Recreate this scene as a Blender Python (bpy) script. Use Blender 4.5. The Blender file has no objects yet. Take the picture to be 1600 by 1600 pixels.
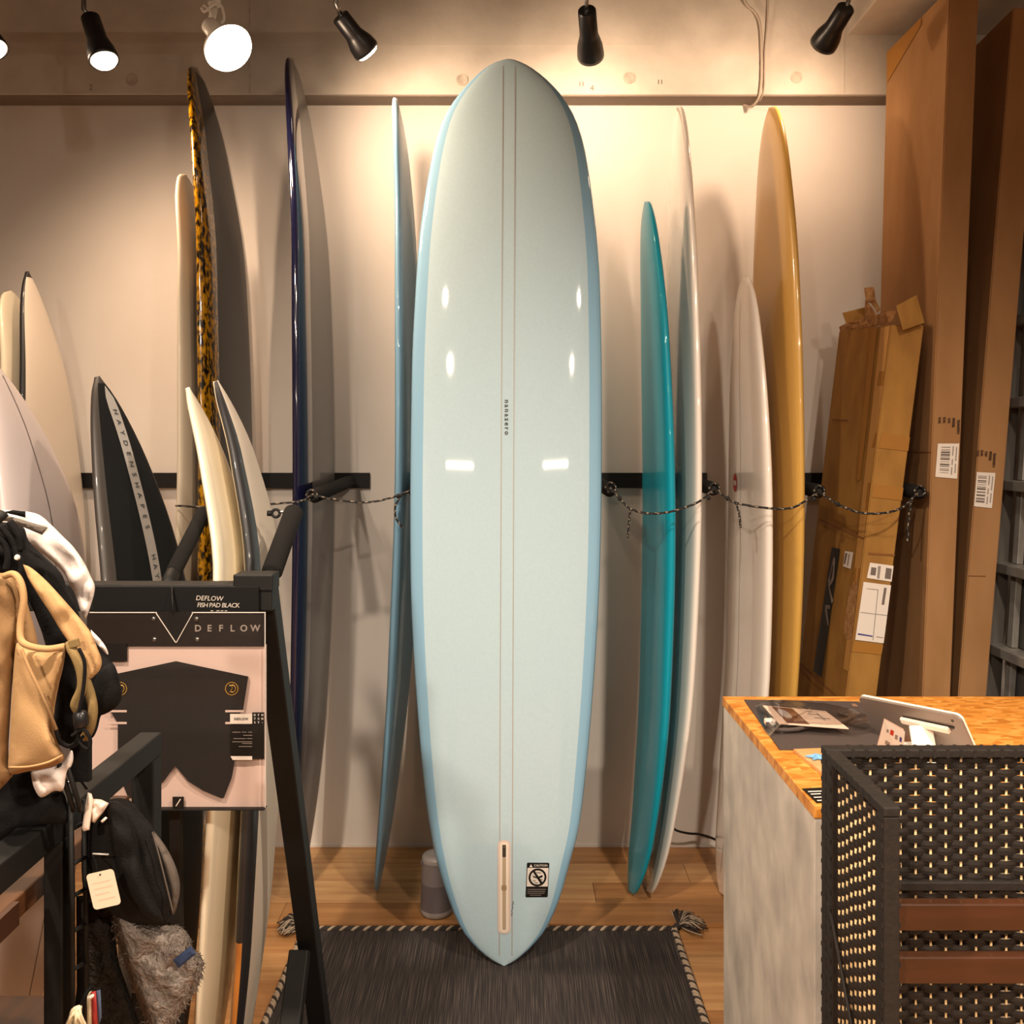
import bpy, bmesh, math, random
from mathutils import Vector, Matrix
from mathutils.geometry import delaunay_2d_cdt
random.seed(7)
S = bpy.context.scene
COL = S.collection
R = math.radians

# ------------------------------------------------------------------ camera, world, exposure
F, H0, HY = 1400.0, 1.48, 695.0          # focal length in px, eye height, horizon row
cam = bpy.data.cameras.new('camera'); cam.sensor_width = 36; cam.lens = F / 1600 * 36
cam.shift_y = (HY - 800) / 1600; cam.clip_start = .05
co = bpy.data.objects.new('camera', cam); COL.objects.link(co)
co.location = (0, 0, H0); co.rotation_euler = (R(90), 0, 0); S.camera = co
W = bpy.data.worlds.new('world'); S.world = W; W.use_nodes = True
W.node_tree.nodes['Background'].inputs[0].default_value = (1, .72, .5, 1)
W.node_tree.nodes['Background'].inputs[1].default_value = .03
S.view_settings.view_transform = 'Standard'; S.view_settings.look = 'None'
S.view_settings.exposure = 0; S.view_settings.gamma = 1
WARM = (1, .71, .48)
def spot(name, loc, target, power, angle=90, blend=.6, rad=.03, col=WARM):
    l = bpy.data.lights.new(name, 'SPOT'); l.energy = power; l.spot_size = R(angle); l.spot_blend = blend
    l.shadow_soft_size = rad; l.color = col
    o = bpy.data.objects.new(name, l); COL.objects.link(o); o.location = loc
    o.rotation_euler = (Vector(target) - Vector(loc)).to_track_quat('-Z', 'Y').to_euler()
    return o
def area(name, loc, target, power, sx, sy, col=WARM):
    l = bpy.data.lights.new(name, 'AREA'); l.shape = 'RECTANGLE'; l.size = sx; l.size_y = sy; l.energy = power; l.color = col
    o = bpy.data.objects.new(name, l); COL.objects.link(o); o.location = loc
    o.rotation_euler = (Vector(target) - Vector(loc)).to_track_quat('-Z', 'Y').to_euler()
    return o
# unseen lights behind and above the photographer: inferred shop lamps and an added fill pair
SOFT = (1, .83, .66)
for x, tx in ((-.8, -.5), (1.0, .4)):
    spot('unseen_light', (x, .45, 2.8), (tx, 1.35, 0), 240, 128, 1, .05, SOFT)
for x, tx in ((-1.15, -.8), (1.4, .3)):  # unseen pair added as fill for the rug and left foreground
    spot('unseen_light', (x, -1.8, 2.9), (tx, -.2, 0), 320, 126, 1, .06, SOFT)
for x in (-1.3, 1.3): area('unseen_light', (x, -4.2, 2.35), (x * .3, 2, 1), 10, 1.0, .07, SOFT)
# the track spots in the picture are added with their lamps further down

# ------------------------------------------------------------------ helpers
def P(px, py, D): return Vector(((px - 800) * D / F, D, H0 - (py - HY) * D / F))
def PZ(px, py, Z):
    D = (H0 - Z) * F / (py - HY); return Vector(((px - 800) * D / F, D, Z))
WL = {}
def hexlin(h):
    h = h.lstrip('#'); c = [int(h[i:i + 2], 16) / 255 for i in (0, 2, 4)]
    return tuple(x / 12.92 if x <= .04045 else ((x + .055) / 1.055) ** 2.4 for x in c)
M = {}
def mat(name, hexc, rough=.5, metal=0, coat=0, noise=None, bump=None, hex2=None, emit=None, stretch=(1, 1, 1), spec=.5, ramp=(.35, .65)):
    m = bpy.data.materials.new(name); m.use_nodes = True; nt = m.node_tree; b = nt.nodes['Principled BSDF']
    c = hexlin(hexc); b.inputs['Base Color'].default_value = (*c, 1); b.inputs['Roughness'].default_value = rough
    b.inputs['Metallic'].default_value = metal; b.inputs['Coat Weight'].default_value = coat; b.inputs['Coat Roughness'].default_value = .04
    b.inputs['Specular IOR Level'].default_value = spec
    if noise or bump:
        tc = nt.nodes.new('ShaderNodeTexCoord'); mp = nt.nodes.new('ShaderNodeMapping'); mp.inputs['Scale'].default_value = stretch
        gm = nt.nodes.new('ShaderNodeNewGeometry')
        nt.links.new(gm.outputs['Position'], mp.inputs['Vector'])
    if noise:
        n = nt.nodes.new('ShaderNodeTexNoise'); n.inputs['Scale'].default_value = noise; n.inputs['Detail'].default_value = 5
        r = nt.nodes.new('ShaderNodeValToRGB'); r.color_ramp.elements[0].position = ramp[0]; r.color_ramp.elements[1].position = ramp[1]
        r.color_ramp.elements[0].color = (*c, 1); r.color_ramp.elements[1].color = (*hexlin(hex2 or hexc), 1)
        nt.links.new(mp.outputs[0], n.inputs['Vector']); nt.links.new(n.outputs['Fac'], r.inputs[0]); nt.links.new(r.outputs[0], b.inputs['Base Color'])
    if bump:
        n2 = nt.nodes.new('ShaderNodeTexNoise'); n2.inputs['Scale'].default_value = bump[0]; n2.inputs['Detail'].default_value = 4
        bp = nt.nodes.new('ShaderNodeBump'); bp.inputs['Strength'].default_value = bump[1]; bp.inputs['Distance'].default_value = bump[2]
        nt.links.new(mp.outputs[0], n2.inputs['Vector']); nt.links.new(n2.outputs['Fac'], bp.inputs['Height']); nt.links.new(bp.outputs[0], b.inputs['Normal'])
    if emit:
        b.inputs['Emission Color'].default_value = (*emit[0], 1); b.inputs['Emission Strength'].default_value = emit[1]
    M[name] = m; return m

def parent_to(o, p):
    o.parent = p; o.matrix_parent_inverse = Matrix.Translation(WL[p.name]).inverted()
def empty(name, loc, label, cat, group=None, kind=None):
    o = bpy.data.objects.new(name, None); COL.objects.link(o); o.location = loc; o.empty_display_size = .05
    WL[o.name] = Vector(loc); tag(o, label, cat, group); return o
def tag(o, label, cat, group=None):
    o['label'] = label; o['category'] = cat
    if group: o['group'] = group
    return o
def obj(name, vs, fs, m, parent=None, smooth=False, fm=None, normals=None, kind=None, label=None):
    me = bpy.data.meshes.new(name); vs = [Vector(v) for v in vs]
    lo = Vector([min(v[i] for v in vs) for i in range(3)]); hi = Vector([max(v[i] for v in vs) for i in range(3)])
    c = (lo + hi) / 2
    me.from_pydata([v - c for v in vs], [], fs)
    for x in (m if isinstance(m, (list, tuple)) else [m]): me.materials.append(M[x])
    if fm: me.polygons.foreach_set('material_index', fm)
    if smooth: me.polygons.foreach_set('use_smooth', [True] * len(fs))
    me.update()
    if normals: me.normals_split_custom_set_from_vertices(normals)
    o = bpy.data.objects.new(name, me); COL.objects.link(o); o.location = c; WL[o.name] = c
    if parent: parent_to(o, parent)
    if kind: o['kind'] = kind
    if label: o['label'] = label
    return o
class MB:                                  # collects shapes into one mesh
    def __init__(s): s.v = []; s.f = []; s.m = []
    def add(s, vs, fs, mi=0):
        k = len(s.v); s.v += [Vector(v) for v in vs]; s.f += [[i + k for i in f] for f in fs]
        s.m += (mi if isinstance(mi, list) else [mi] * len(fs)); return s
    def box(s, c, d, rot=None, bev=0, mi=0):
        vs, fs = box_geo(d, bev); rot = rot or Matrix.Identity(3)
        return s.add([rot @ v + Vector(c) for v in vs], fs, mi)
    def bar(s, a, b, w, h, up=(0, 0, 1), bev=0, mi=0):
        a, b = Vector(a), Vector(b); y = (b - a); L = y.length; y = y / L; x = y.cross(Vector(up)).normalized(); z = x.cross(y)
        rot = Matrix((x, y, z)).transposed()
        return s.box((a + b) / 2, (w, L, h), rot, bev, mi)
    def tube(s, pts, r, seg=8, mi=0, cap=True, mfn=None):
        pts = [Vector(p) for p in pts]; n = len(pts); rs = r if isinstance(r, (list, tuple)) else [r] * n
        vs = []; fs = []; ms = []; up = None
        for i, p in enumerate(pts):
            t = (pts[min(i + 1, n - 1)] - pts[max(i - 1, 0)]).normalized()
            if up is None:
                up = Vector((0, 0, 1)) if abs(t.z) < .9 else Vector((1, 0, 0))
            x = t.cross(up).normalized(); up = x.cross(t).normalized()
            for k in range(seg):
                a = 2 * math.pi * k / seg; vs.append(p + (x * math.cos(a) + up * math.sin(a)) * rs[i])
        for i in range(n - 1):
            for k in range(seg):
                fs.append([i * seg + k, i * seg + (k + 1) % seg, (i + 1) * seg + (k + 1) % seg, (i + 1) * seg + k]); ms.append(mfn(i, k) if mfn else mi)
        if cap:
            fs.append(list(range(seg))[::-1]); fs.append([(n - 1) * seg + k for k in range(seg)]); ms += [mi, mi]
        return s.add(vs, fs, ms)
    def lathe(s, prof, p0, axis, seg=24, mi=0):
        ax = Vector(axis).normalized(); p0 = Vector(p0); x = ax.orthogonal().normalized(); y = ax.cross(x); n = len(prof)
        vs = [p0 + ax * t + (x * math.cos(2 * math.pi * k / seg) + y * math.sin(2 * math.pi * k / seg)) * r for t, r in prof for k in range(seg)]
        fs = [[i * seg + k, i * seg + (k + 1) % seg, (i + 1) * seg + (k + 1) % seg, (i + 1) * seg + k] for i in range(n - 1) for k in range(seg)]
        N_ = len(vs); fs += [[N_ + k for k in range(seg)][::-1], [N_ + seg + k for k in range(seg)]]; vs = vs + vs[:seg] + vs[(n - 1) * seg:n * seg]
        return s.add(vs, fs, mi)
    def build(s, name, m, parent=None, smooth=False, **k):
        return obj(name, s.v, s.f, m, parent, smooth, fm=s.m if any(s.m) else None, **k)
def box_geo(d, bev=0):
    bm = bmesh.new(); bmesh.ops.create_cube(bm, size=1); bmesh.ops.scale(bm, vec=d, verts=bm.verts)
    if bev: bmesh.ops.bevel(bm, geom=bm.edges[:], offset=bev, segments=2, affect='EDGES', profile=.5)
    bm.verts.index_update(); vs = [v.co.copy() for v in bm.verts]; fs = [[v.index for v in f.verts] for f in bm.faces]; bm.free(); return vs, fs
def box(name, c, d, m, parent=None, bev=0, rot=None, **k): return MB().box(c, d, rot, bev).build(name, m, parent, **k)
def box2(name, lo, hi, m, parent=None, bev=0, **k):
    lo, hi = Vector(lo), Vector(hi); return box(name, (lo + hi) / 2, hi - lo, m, parent, bev, **k)
def struct(o): o['kind'] = 'structure'; return o
def pchip(pts):
    xs = [p[0] for p in pts]; ys = [p[1] for p in pts]; n = len(xs)
    d = [(ys[i + 1] - ys[i]) / (xs[i + 1] - xs[i]) for i in range(n - 1)]; m = [d[0]] + [0] * (n - 2) + [d[-1]]
    for i in range(1, n - 1):
        m[i] = 0 if d[i - 1] * d[i] <= 0 else 2 * d[i - 1] * d[i] / (d[i - 1] + d[i])
    def f(x):
        x = min(max(x, xs[0]), xs[-1]); i = 0
        while i < n - 2 and x > xs[i + 1]: i += 1
        h = xs[i + 1] - xs[i]; t = (x - xs[i]) / h
        return (1 + 2 * t) * (1 - t) ** 2 * ys[i] + t * (1 - t) ** 2 * h * m[i] + t * t * (3 - 2 * t) * ys[i + 1] + t * t * (t - 1) * h * m[i + 1]
    return f
def smoothline(pts, n=6):
    pts = [Vector(p) for p in pts]; out = []
    for i in range(len(pts) - 1):
        p0, p1, p2, p3 = pts[max(i - 1, 0)], pts[i], pts[i + 1], pts[min(i + 2, len(pts) - 1)]
        for k in range(n):
            t = k / n; out.append(.5 * ((2 * p1) + (p2 - p0) * t + (2 * p0 - 5 * p1 + 4 * p2 - p3) * t * t + (3 * p1 - p0 - 3 * p2 + p3) * t ** 3))
    return out + [pts[-1]]
def text(name, s, m, parent, origin, right, up, size, align='CENTER', space=1, lift=.0006, bold=0, shear=0, sx=1, fn=None):
    cu = bpy.data.curves.new('t', 'FONT'); cu.body = s; cu.size = size; cu.align_x = align; cu.align_y = 'CENTER'; cu.space_character = space
    cu.offset = bold; cu.shear = shear; cu.extrude = 0; cu.resolution_u = 3
    o = bpy.data.objects.new('t', cu); COL.objects.link(o); dg = bpy.context.evaluated_depsgraph_get(); me = o.evaluated_get(dg).to_mesh()
    r, u = Vector(right).normalized(), Vector(up).normalized(); n = r.cross(u); org = Vector(origin)
    loc = [(v.co.x * sx, v.co.y) for v in me.vertices]; fs = [list(p.vertices) for p in me.polygons]; o.evaluated_get(dg).to_mesh_clear()
    bpy.data.objects.remove(o); bpy.data.curves.remove(cu)
    vs = [fn(x, y) for x, y in loc] if fn else [org + r * x + u * y + n * lift for x, y in loc]
    return obj(name, vs, fs, m, parent)
def quad(name, pts, m, parent, lift=None, **k):
    pts = [Vector(p) for p in pts]
    if lift: pts = [p + Vector(lift) for p in pts]
    return obj(name, pts, [[0, 1, 2, 3]] if len(pts) == 4 else [list(range(len(pts)))], m, parent, **k)
def inside(pt, poly):
    x, y = pt; r = False; j = len(poly) - 1
    for i in range(len(poly)):
        a, b = poly[i], poly[j]
        if (a[1] > y) != (b[1] > y) and x < (b[0] - a[0]) * (y - a[1]) / (b[1] - a[1]) + a[0]: r = not r
        j = i
    return r
def edist(pt, poly):
    p = Vector(pt); best = 1e9
    for i in range(len(poly)):
        a, b = Vector(poly[i]), Vector(poly[(i + 1) % len(poly)]); ab = b - a; t = max(0, min(1, (p - a).dot(ab) / max(ab.length_squared, 1e-9)))
        best = min(best, (a + ab * t - p).length)
    return best
def pillow(name, outline, Dfn, m, parent=None, thick=.02, bulge=.02, step=8, fold=0, foldf=.08, smooth=True, curve=True, soft=25, seed=0, **k):
    """soft solid: outline (photo px) set up at its own distance, puffed to the front and back"""
    if curve:
        o3 = smoothline([(x, y, 0) for x, y in outline] + [(*outline[0], 0)], 4)[:-1]; poly = [(p.x, p.y) for p in o3]
    else: poly = list(outline)
    Df = Dfn if callable(Dfn) else (lambda x, y: Dfn)
    xs = [p[0] for p in poly]; ys = [p[1] for p in poly]; pts = list(poly); rnd = random.Random(seed)
    x = min(xs) + step / 2; row = 0
    y = min(ys) + step / 2
    while y < max(ys):
        x = min(xs) + step * (.25 + .5 * (row % 2))
        while x < max(xs):
            q = (x + rnd.uniform(-.2, .2) * step, y + rnd.uniform(-.2, .2) * step)
            if inside(q, poly) and edist(q, poly) > step * .4: pts.append(q)
            x += step
        y += step * .87; row += 1
    n = len(poly)
    v2, _, fs, _, _, _ = delaunay_2d_cdt([Vector(p) for p in pts], [(i, (i + 1) % n) for i in range(n)], [], 1, 1e-4)
    fr = []; bk = []; ed = []
    for q in v2:
        d = edist(q, poly); e = d < 1e-2; ed.append(e); D = Df(q.x, q.y)
        t = min(1, d / soft); z = math.sqrt(max(0, 1 - (1 - t) ** 2))
        fo = fold * (math.sin(q.x * foldf + 2 * math.sin(q.y * foldf * .6 + seed)) + .5 * math.sin(q.y * foldf * 1.3 - q.x * foldf * .7 + seed * 2)) * t
        fr.append(P(q.x, q.y, D - thick * .5 * (.3 + .7 * z) - bulge * z - fo)); bk.append(P(q.x, q.y, D + thick * .5 * (.3 + .7 * z) + bulge * .4 * z))
    N = len(v2); F2 = []
    for f in fs:
        f = list(f)
        F2.append(f[::-1] if False else f); F2.append([i + N for i in f][::-1])
    cnt = {}
    for f in fs:
        for i in range(len(f)):
            e = (f[i], f[(i + 1) % len(f)]); cnt[e] = 1
    for (a, b) in list(cnt):
        if (b, a) not in cnt: F2.append([b, a, a + N, b + N])
    return obj(name, fr + bk, F2, m, parent, smooth, **k)

# ------------------------------------------------------------------ materials
mat('white_wall', '#d6cfc8', .75, noise=3, hex2='#d2cac2', bump=(300, .05, .001))
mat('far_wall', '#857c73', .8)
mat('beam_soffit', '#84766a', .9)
mat('tape_highlight', '#b9884a', .55, spec=.3)
mat('concrete', '#cdc4b8', .8, noise=5, hex2='#b0a69a', bump=(40, .25, .004), ramp=(.3, .75))
mat('concrete_patch', '#bdb1a3', .85, noise=40, hex2='#a3978a', bump=(90, .4, .003))
mat('concrete_dark', '#6d6156', .9)
mat('ceiling_grey', '#8d8378', .85, noise=3, hex2='#7b7168')
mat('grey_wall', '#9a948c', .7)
mat('floor_sub', '#5a4230', .8)
for i, (a, b) in enumerate((('#c39764', '#a37548'), ('#bb8b58', '#9c6c41'), ('#caa06d', '#ab7c50'), ('#b28150', '#90633a'))):
    mat('plank_%d' % i, a, .42, noise=5, hex2=b, bump=(14, .12, .002), stretch=(.55, 9, 9), ramp=(.3, .7))
mat('black_steel', '#0f0e0d', .6, noise=60, hex2='#131211', spec=.3)
mat('foam', '#181615', .95, bump=(500, .3, .001), spec=.2)
mat('lamp_black', '#161517', .35)
mat('lamp_white', '#e8e0d4', .35)
mat('steel', '#9a9a98', .3, 1)
mat('bulb', '#ffffff', .3, emit=((1, .78, .55), 22))
mat('bulb_flood', '#ffffff', .3, emit=((1, .80, .58), 16))
mat('board_panel', '#adc6d1', .7, coat=1, spec=.15, noise=120, hex2='#b4ccd6', ramp=(.2, .8))
mat('board_rail', '#86b0cb', .7, coat=1, spec=.15)
mat('stringer', '#a8a6a2', .3, coat=1)
mat('box_pink', '#d8c4ba', .3, coat=.7)
mat('box_inner', '#b09d85', .45); mat('box_edge', '#ebdccb', .35, coat=.4)
mat('slot_dark', '#3a3128', .6); mat('slot_mid', '#9a8060', .6)
mat('ink', '#3c4146', .6); mat('black_ink', '#0e0c0b', .45); mat('white_ink', '#d8d0c8', .6); mat('grey_ink', '#8b8179', .6)
mat('sticker_white', '#d9cfc6', .5)
mat('amber', '#120b02', .15, coat=1, noise=75, hex2='#a87606', ramp=(.42, .6), stretch=(1, 1, .6))
mat('charcoal_resin', '#26211f', .45, coat=.25)
mat('amber_deck', '#2a1c0a', .2, coat=1)
mat('navy', '#11132e', .12, coat=1); mat('navy_face', '#514945', .4, coat=.3)
mat('steel_blue', '#7299b2', .4, coat=.4, spec=.2); mat('steel_blue_face', '#7f97a6', .3, coat=.7)
mat('teal', '#0f93ab', .4, coat=.3, spec=.2); mat('teal_face', '#3f8c98', .25, coat=.8)
mat('white_gloss', '#efe7de', .2, coat=1, bump=(120, .04, .002)); mat('offwhite', '#d8cdbf', .4, coat=.3)
mat('mustard', '#c99d4c', .35, coat=.4); mat('mustard_face', '#cf9038', .35, coat=.4)
mat('cream', '#e8dcc2', .35, coat=.5); mat('cream_pale', '#c2b5a0', .45, coat=.3)
mat('lilac_white', '#d0c2c0', .4, coat=.4); mat('matt_white', '#cfc3b3', .55)
mat('black_rail', '#201f22', .5, coat=.2); mat('carbon', '#0e0e0f', .6, spec=.2, coat=0, bump=(200, .1, .001)); mat('carbon_grey', '#3a3531', .5, coat=.15)
mat('pinline', '#3a2d28', .4); mat('stripe_white', '#b9b3ae', .5); mat('orange_block', '#c07a33', .4, coat=.4); mat('red_logo', '#b8352b', .4)
mat('cardboard', '#a27a52', .85, noise=6, hex2='#977049', bump=(150, .05, .001), stretch=(2, 2, .6), spec=.2)
mat('cardboard_old', '#a07538', .75, noise=8, hex2='#8f6631', bump=(60, .12, .002), stretch=(2, 2, .8), spec=.25)
mat('cardboard_torn', '#b18655', .9, noise=60, hex2='#916337')
mat('tape', '#9c6b2a', .6, spec=.3); mat('card_ink', '#3a2414', .8); mat('card_crease', '#7f5024', .9)
mat('label_paper', '#e0d6cc', .6); mat('barcode', '#6b6059', .7); mat('blue_ink', '#3b3a80', .6)
mat('aluminium', '#a9a59f', .42, .4, noise=20, hex2='#97938d'); mat('dark_pane', '#55534f', .3, .1); mat('aluminium_dark', '#6f6a64', .5, .3)
mat('concrete_panel', '#d0c8bd', .55, noise=11, hex2='#a49e97', ramp=(.35, .72), bump=(30, .06, .002), stretch=(1, 1, .7))
mat('counter_edge', '#9d8f7e', .55)
mat('mat_dark', '#4b3f3b', .8, noise=12, hex2='#453935', stretch=(60, 1, 1))
mat('leather', '#8f6a55', .6); mat('wood_pale', '#d7a671', .45, noise=6, hex2='#c8955e', stretch=(1, 8, 8))
mat('card_pink', '#e3c3ad', .5); mat('photo_brown', '#7a4b39', .4, noise=60, hex2='#5c3428'); mat('disc_grey', '#a49a98', .4)
mat('tablet_back', '#8d8078', .35, .35); mat('tablet_rim', '#efe6da', .25); mat('stand_white', '#efe9dd', .35)
mat('star_blue', '#6fa6cf', .5)
mat('wicker_dark', '#130d09', .65, noise=50, hex2='#2a1f17', stretch=(1, 1, 12), bump=(120, .4, .002), ramp=(.35, .7))
mat('wicker_frame', '#211812', .7, noise=90, hex2='#17110c', bump=(160, .4, .002)); mat('reed', '#d8b483', .6)
mat('red_wood', '#4a2815', .4, noise=7, hex2='#402310', stretch=(1, 9, 9), coat=.2)
mat('dark_wood', '#553317', .5, noise=6, hex2='#38200d', stretch=(6, 1, 6)); mat('dark_wood_edge', '#3a2112', .5)
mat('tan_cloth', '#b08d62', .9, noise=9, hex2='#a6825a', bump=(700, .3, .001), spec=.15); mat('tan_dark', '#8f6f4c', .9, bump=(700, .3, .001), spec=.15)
mat('khaki', '#7d6844', .9, bump=(600, .3, .001), spec=.1); mat('white_cloth', '#dccfc7', .85, bump=(300, .2, .001)); mat('black_cloth', '#0d0b0b', .9, spec=.2, bump=(300, .3, .002))
mat('grey_strap', '#5b5148', .8, bump=(600, .4, .001)); mat('black_mesh', '#110e0d', .85, bump=(400, .6, .002), spec=.2); mat('brown_grey', '#544a42', .85)
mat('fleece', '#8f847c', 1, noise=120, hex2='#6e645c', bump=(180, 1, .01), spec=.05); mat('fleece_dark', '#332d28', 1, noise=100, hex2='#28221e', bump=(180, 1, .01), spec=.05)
mat('navy_tab', '#1f3050', .8); mat('tag_paper', '#f2dcc2', .6); mat('plastic_white', '#e9d6c6', .35); mat('red_cloth', '#9c2a24', .6); mat('blue_cloth', '#4a5570', .7); mat('cream_cloth', '#d9c9a6', .85)
mat('pad_eva', '#231f1e', .85, bump=(250, .2, .001), spec=.25); mat('card_rose', '#cbb3aa', .55); mat('header_dark', '#1c1715', .3); mat('gold', '#b48a3c', .4, .3)
mat('black_card', '#080707', .6, spec=.25); mat('chalk', '#b8aca0', .8)
mat('speaker_grey', '#8b8180', .5, bump=(600, .3, .001)); mat('speaker_top', '#a29a96', .35); mat('speaker_dark', '#6f6668', .6, bump=(600, .3, .001))
mat('cable_white', '#a8998a', .5); mat('cable_black', '#171312', .5); mat('cord_black', '#12100f', .8); mat('cord_white', '#857868', .8)
mat('rug', '#373435', .98, noise=7, hex2='#776c64', stretch=(64, .8, 1), ramp=(.48, .85), bump=(60, .5, .004), spec=.05)
mat('yarn_light', '#a2917d', .95); mat('yarn_dark', '#332c29', .95)
def wood_osb():
    m = bpy.data.materials.new('osb'); m.use_nodes = True; nt = m.node_tree; b = nt.nodes['Principled BSDF']; b.inputs['Roughness'].default_value = .5
    g = nt.nodes.new('ShaderNodeNewGeometry'); mp = nt.nodes.new('ShaderNodeMapping'); mp.inputs['Rotation'].default_value = (0, 0, .7); mp.inputs['Scale'].default_value = (1, 1.7, 1)
    v = nt.nodes.new('ShaderNodeTexVoronoi'); v.inputs['Scale'].default_value = 44; v.inputs['Randomness'].default_value = 1
    n = nt.nodes.new('ShaderNodeTexNoise'); n.inputs['Scale'].default_value = 60
    mx = nt.nodes.new('ShaderNodeMixRGB'); mx.inputs[0].default_value = .25
    r = nt.nodes.new('ShaderNodeValToRGB'); e = r.color_ramp.elements
    e[0].color = (*hexlin('#b0691f'), 1); e[1].color = (*hexlin('#e3a350'), 1); x = e.new(.45); x.color = (*hexlin('#cf8632'), 1); e[0].position = .15; e[-1].position = .8
    nt.links.new(g.outputs['Position'], mp.inputs[0]); nt.links.new(mp.outputs[0], v.inputs['Vector']); nt.links.new(mp.outputs[0], n.inputs['Vector'])
    nt.links.new(v.outputs['Color'], mx.inputs[1]); nt.links.new(n.outputs['Color'], mx.inputs[2]); nt.links.new(mx.outputs[0], r.inputs[0]); nt.links.new(r.outputs[0], b.inputs['Base Color']); M['osb'] = m
wood_osb()
def clear_mat(name, gloss, tint=(1, 1, 1), ior=1.3, cap=.14):
    m = bpy.data.materials.new(name); m.use_nodes = True; nt = m.node_tree; nt.nodes.clear()
    out = nt.nodes.new('ShaderNodeOutputMaterial'); t = nt.nodes.new('ShaderNodeBsdfTransparent'); g = nt.nodes.new('ShaderNodeBsdfGlossy'); mx = nt.nodes.new('ShaderNodeMixShader'); f = nt.nodes.new('ShaderNodeFresnel')
    t.inputs[0].default_value = (*tint, 1); g.inputs['Roughness'].default_value = gloss; f.inputs[0].default_value = ior
    mn = nt.nodes.new('ShaderNodeMath'); mn.operation = 'MINIMUM'; mn.inputs[1].default_value = cap; nt.links.new(f.outputs[0], mn.inputs[0]); nt.links.new(mn.outputs[0], mx.inputs[0]); nt.links.new(t.outputs[0], mx.inputs[1]); nt.links.new(g.outputs[0], mx.inputs[2]); nt.links.new(mx.outputs[0], out.inputs[0]); M[name] = m
clear_mat('clear_plastic', .08, (.97, .96, .95)); clear_mat('bag_plastic', .12, (.84, .84, .84), 1.35, .3)

# ------------------------------------------------------------------ room shell
XL, XR, YB, YF, ZC = -2.3, 1.8, 3.273, -5.5, 3.2
struct(box2('wall_back', (XL - .1, YB, -.1), (XR + .1, YB + .1, ZC), 'white_wall'))
struct(box2('wall_left', (XL - .1, YF, -.1), (XL, YB, ZC), 'far_wall'))
struct(box2('wall_right', (XR, YF, -.1), (XR + .1, YB, ZC), 'grey_wall'))
struct(box2('wall_front', (XL - .1, YF - .1, -.1), (XR + .1, YF, ZC), 'far_wall'))
struct(box2('ceiling', (XL - .1, YF - .1, ZC), (XR + .1, YB + .1, ZC + .1), 'ceiling_grey'))
beam = struct(box2('trim_1', (XL, 3.183, 2.724), (XR, YB, ZC), 'concrete', bev=.004))
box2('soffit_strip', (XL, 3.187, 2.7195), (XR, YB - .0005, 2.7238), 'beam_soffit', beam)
for (x, y) in ((206, 125), (722, 125), (983, 122), (1244, 121)):       # plugged formwork holes
    p = P(x, y, 3.183); MB().lathe([(-.002, .021), (.003, .021), (.003, .015), (.0015, .014)], p, (0, -1, 0), 20).build('plug', 'concrete_patch', beam)
for (x, y) in ((390, 60), (1318, 60)):                                  # formwork joints
    p = P(x, 75, 3.1815); box('joint_ridge', (p.x, 3.1825, 2.96), (.005, .003, .46), 'concrete_patch' if x < 400 else 'concrete', beam)
box('joint_ridge', (-.8, 3.1825, P(0, 70, 3.183).z), (2.6, .003, .005), 'concrete', beam)
for ch, x, y in (('4', 925, 138), ('2', 142, 137)):
    text('pencil_mark', ch, 'concrete_dark', beam, P(x, y, 3.1825), (1, 0, 0), (0, 0, 1), .028)
for x, y in ((906, 131), (911, 131), (1029, 128), (1034, 128)):
    box('pencil_mark', P(x, y, 3.1828), (.003, .0008, .016), 'concrete_dark', beam)
struct(box2('trim_2', (1.19, YF, 2.935), (XR, 3.183, ZC), 'concrete', bev=.004))
fl = struct(box2('floor', (XL - .1, YF - .1, -.12), (XR + .1, YB, -.012), 'floor_sub'))
rnd = random.Random(3)
def planks(y0, y1, n, ztop, par, thick):
    w = (y1 - y0) / n
    for r_ in range(n):
        ya = y0 + r_ * w; cuts = [XL]; x = XL + rnd.uniform(.5, 1.6)
        while x < XR - .3: cuts.append(x); x += rnd.uniform(1.2, 1.9)
        cuts.append(XR)
        for a, b in zip(cuts, cuts[1:]):
            box2('plank', (a + .0006, ya + .0006, ztop - thick), (b - .0006, ya + w - .0006, ztop), 'plank_%d' % rnd.randrange(4), par, bev=.0012)
planks(.885, 2.745, 14, 0, fl, .012)
stage = struct(box2('trim_3', (XL, 2.749, -.012), (XR, YB, 0), 'floor_sub'))
planks(2.745, YB, 4, .012, stage, .012)
box2('floor_edge', (XL, 2.7452, 0), (XR, 2.7492, .0118), 'plank_3', stage)
struct(box2('floor_2', (XL, YF, -.012), (XR, .885, 0), 'plank_1'))
struct(box2('baseboard_back', (XL, YB - .004, .012), (XR, YB, .022), 'white_wall'))

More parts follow.
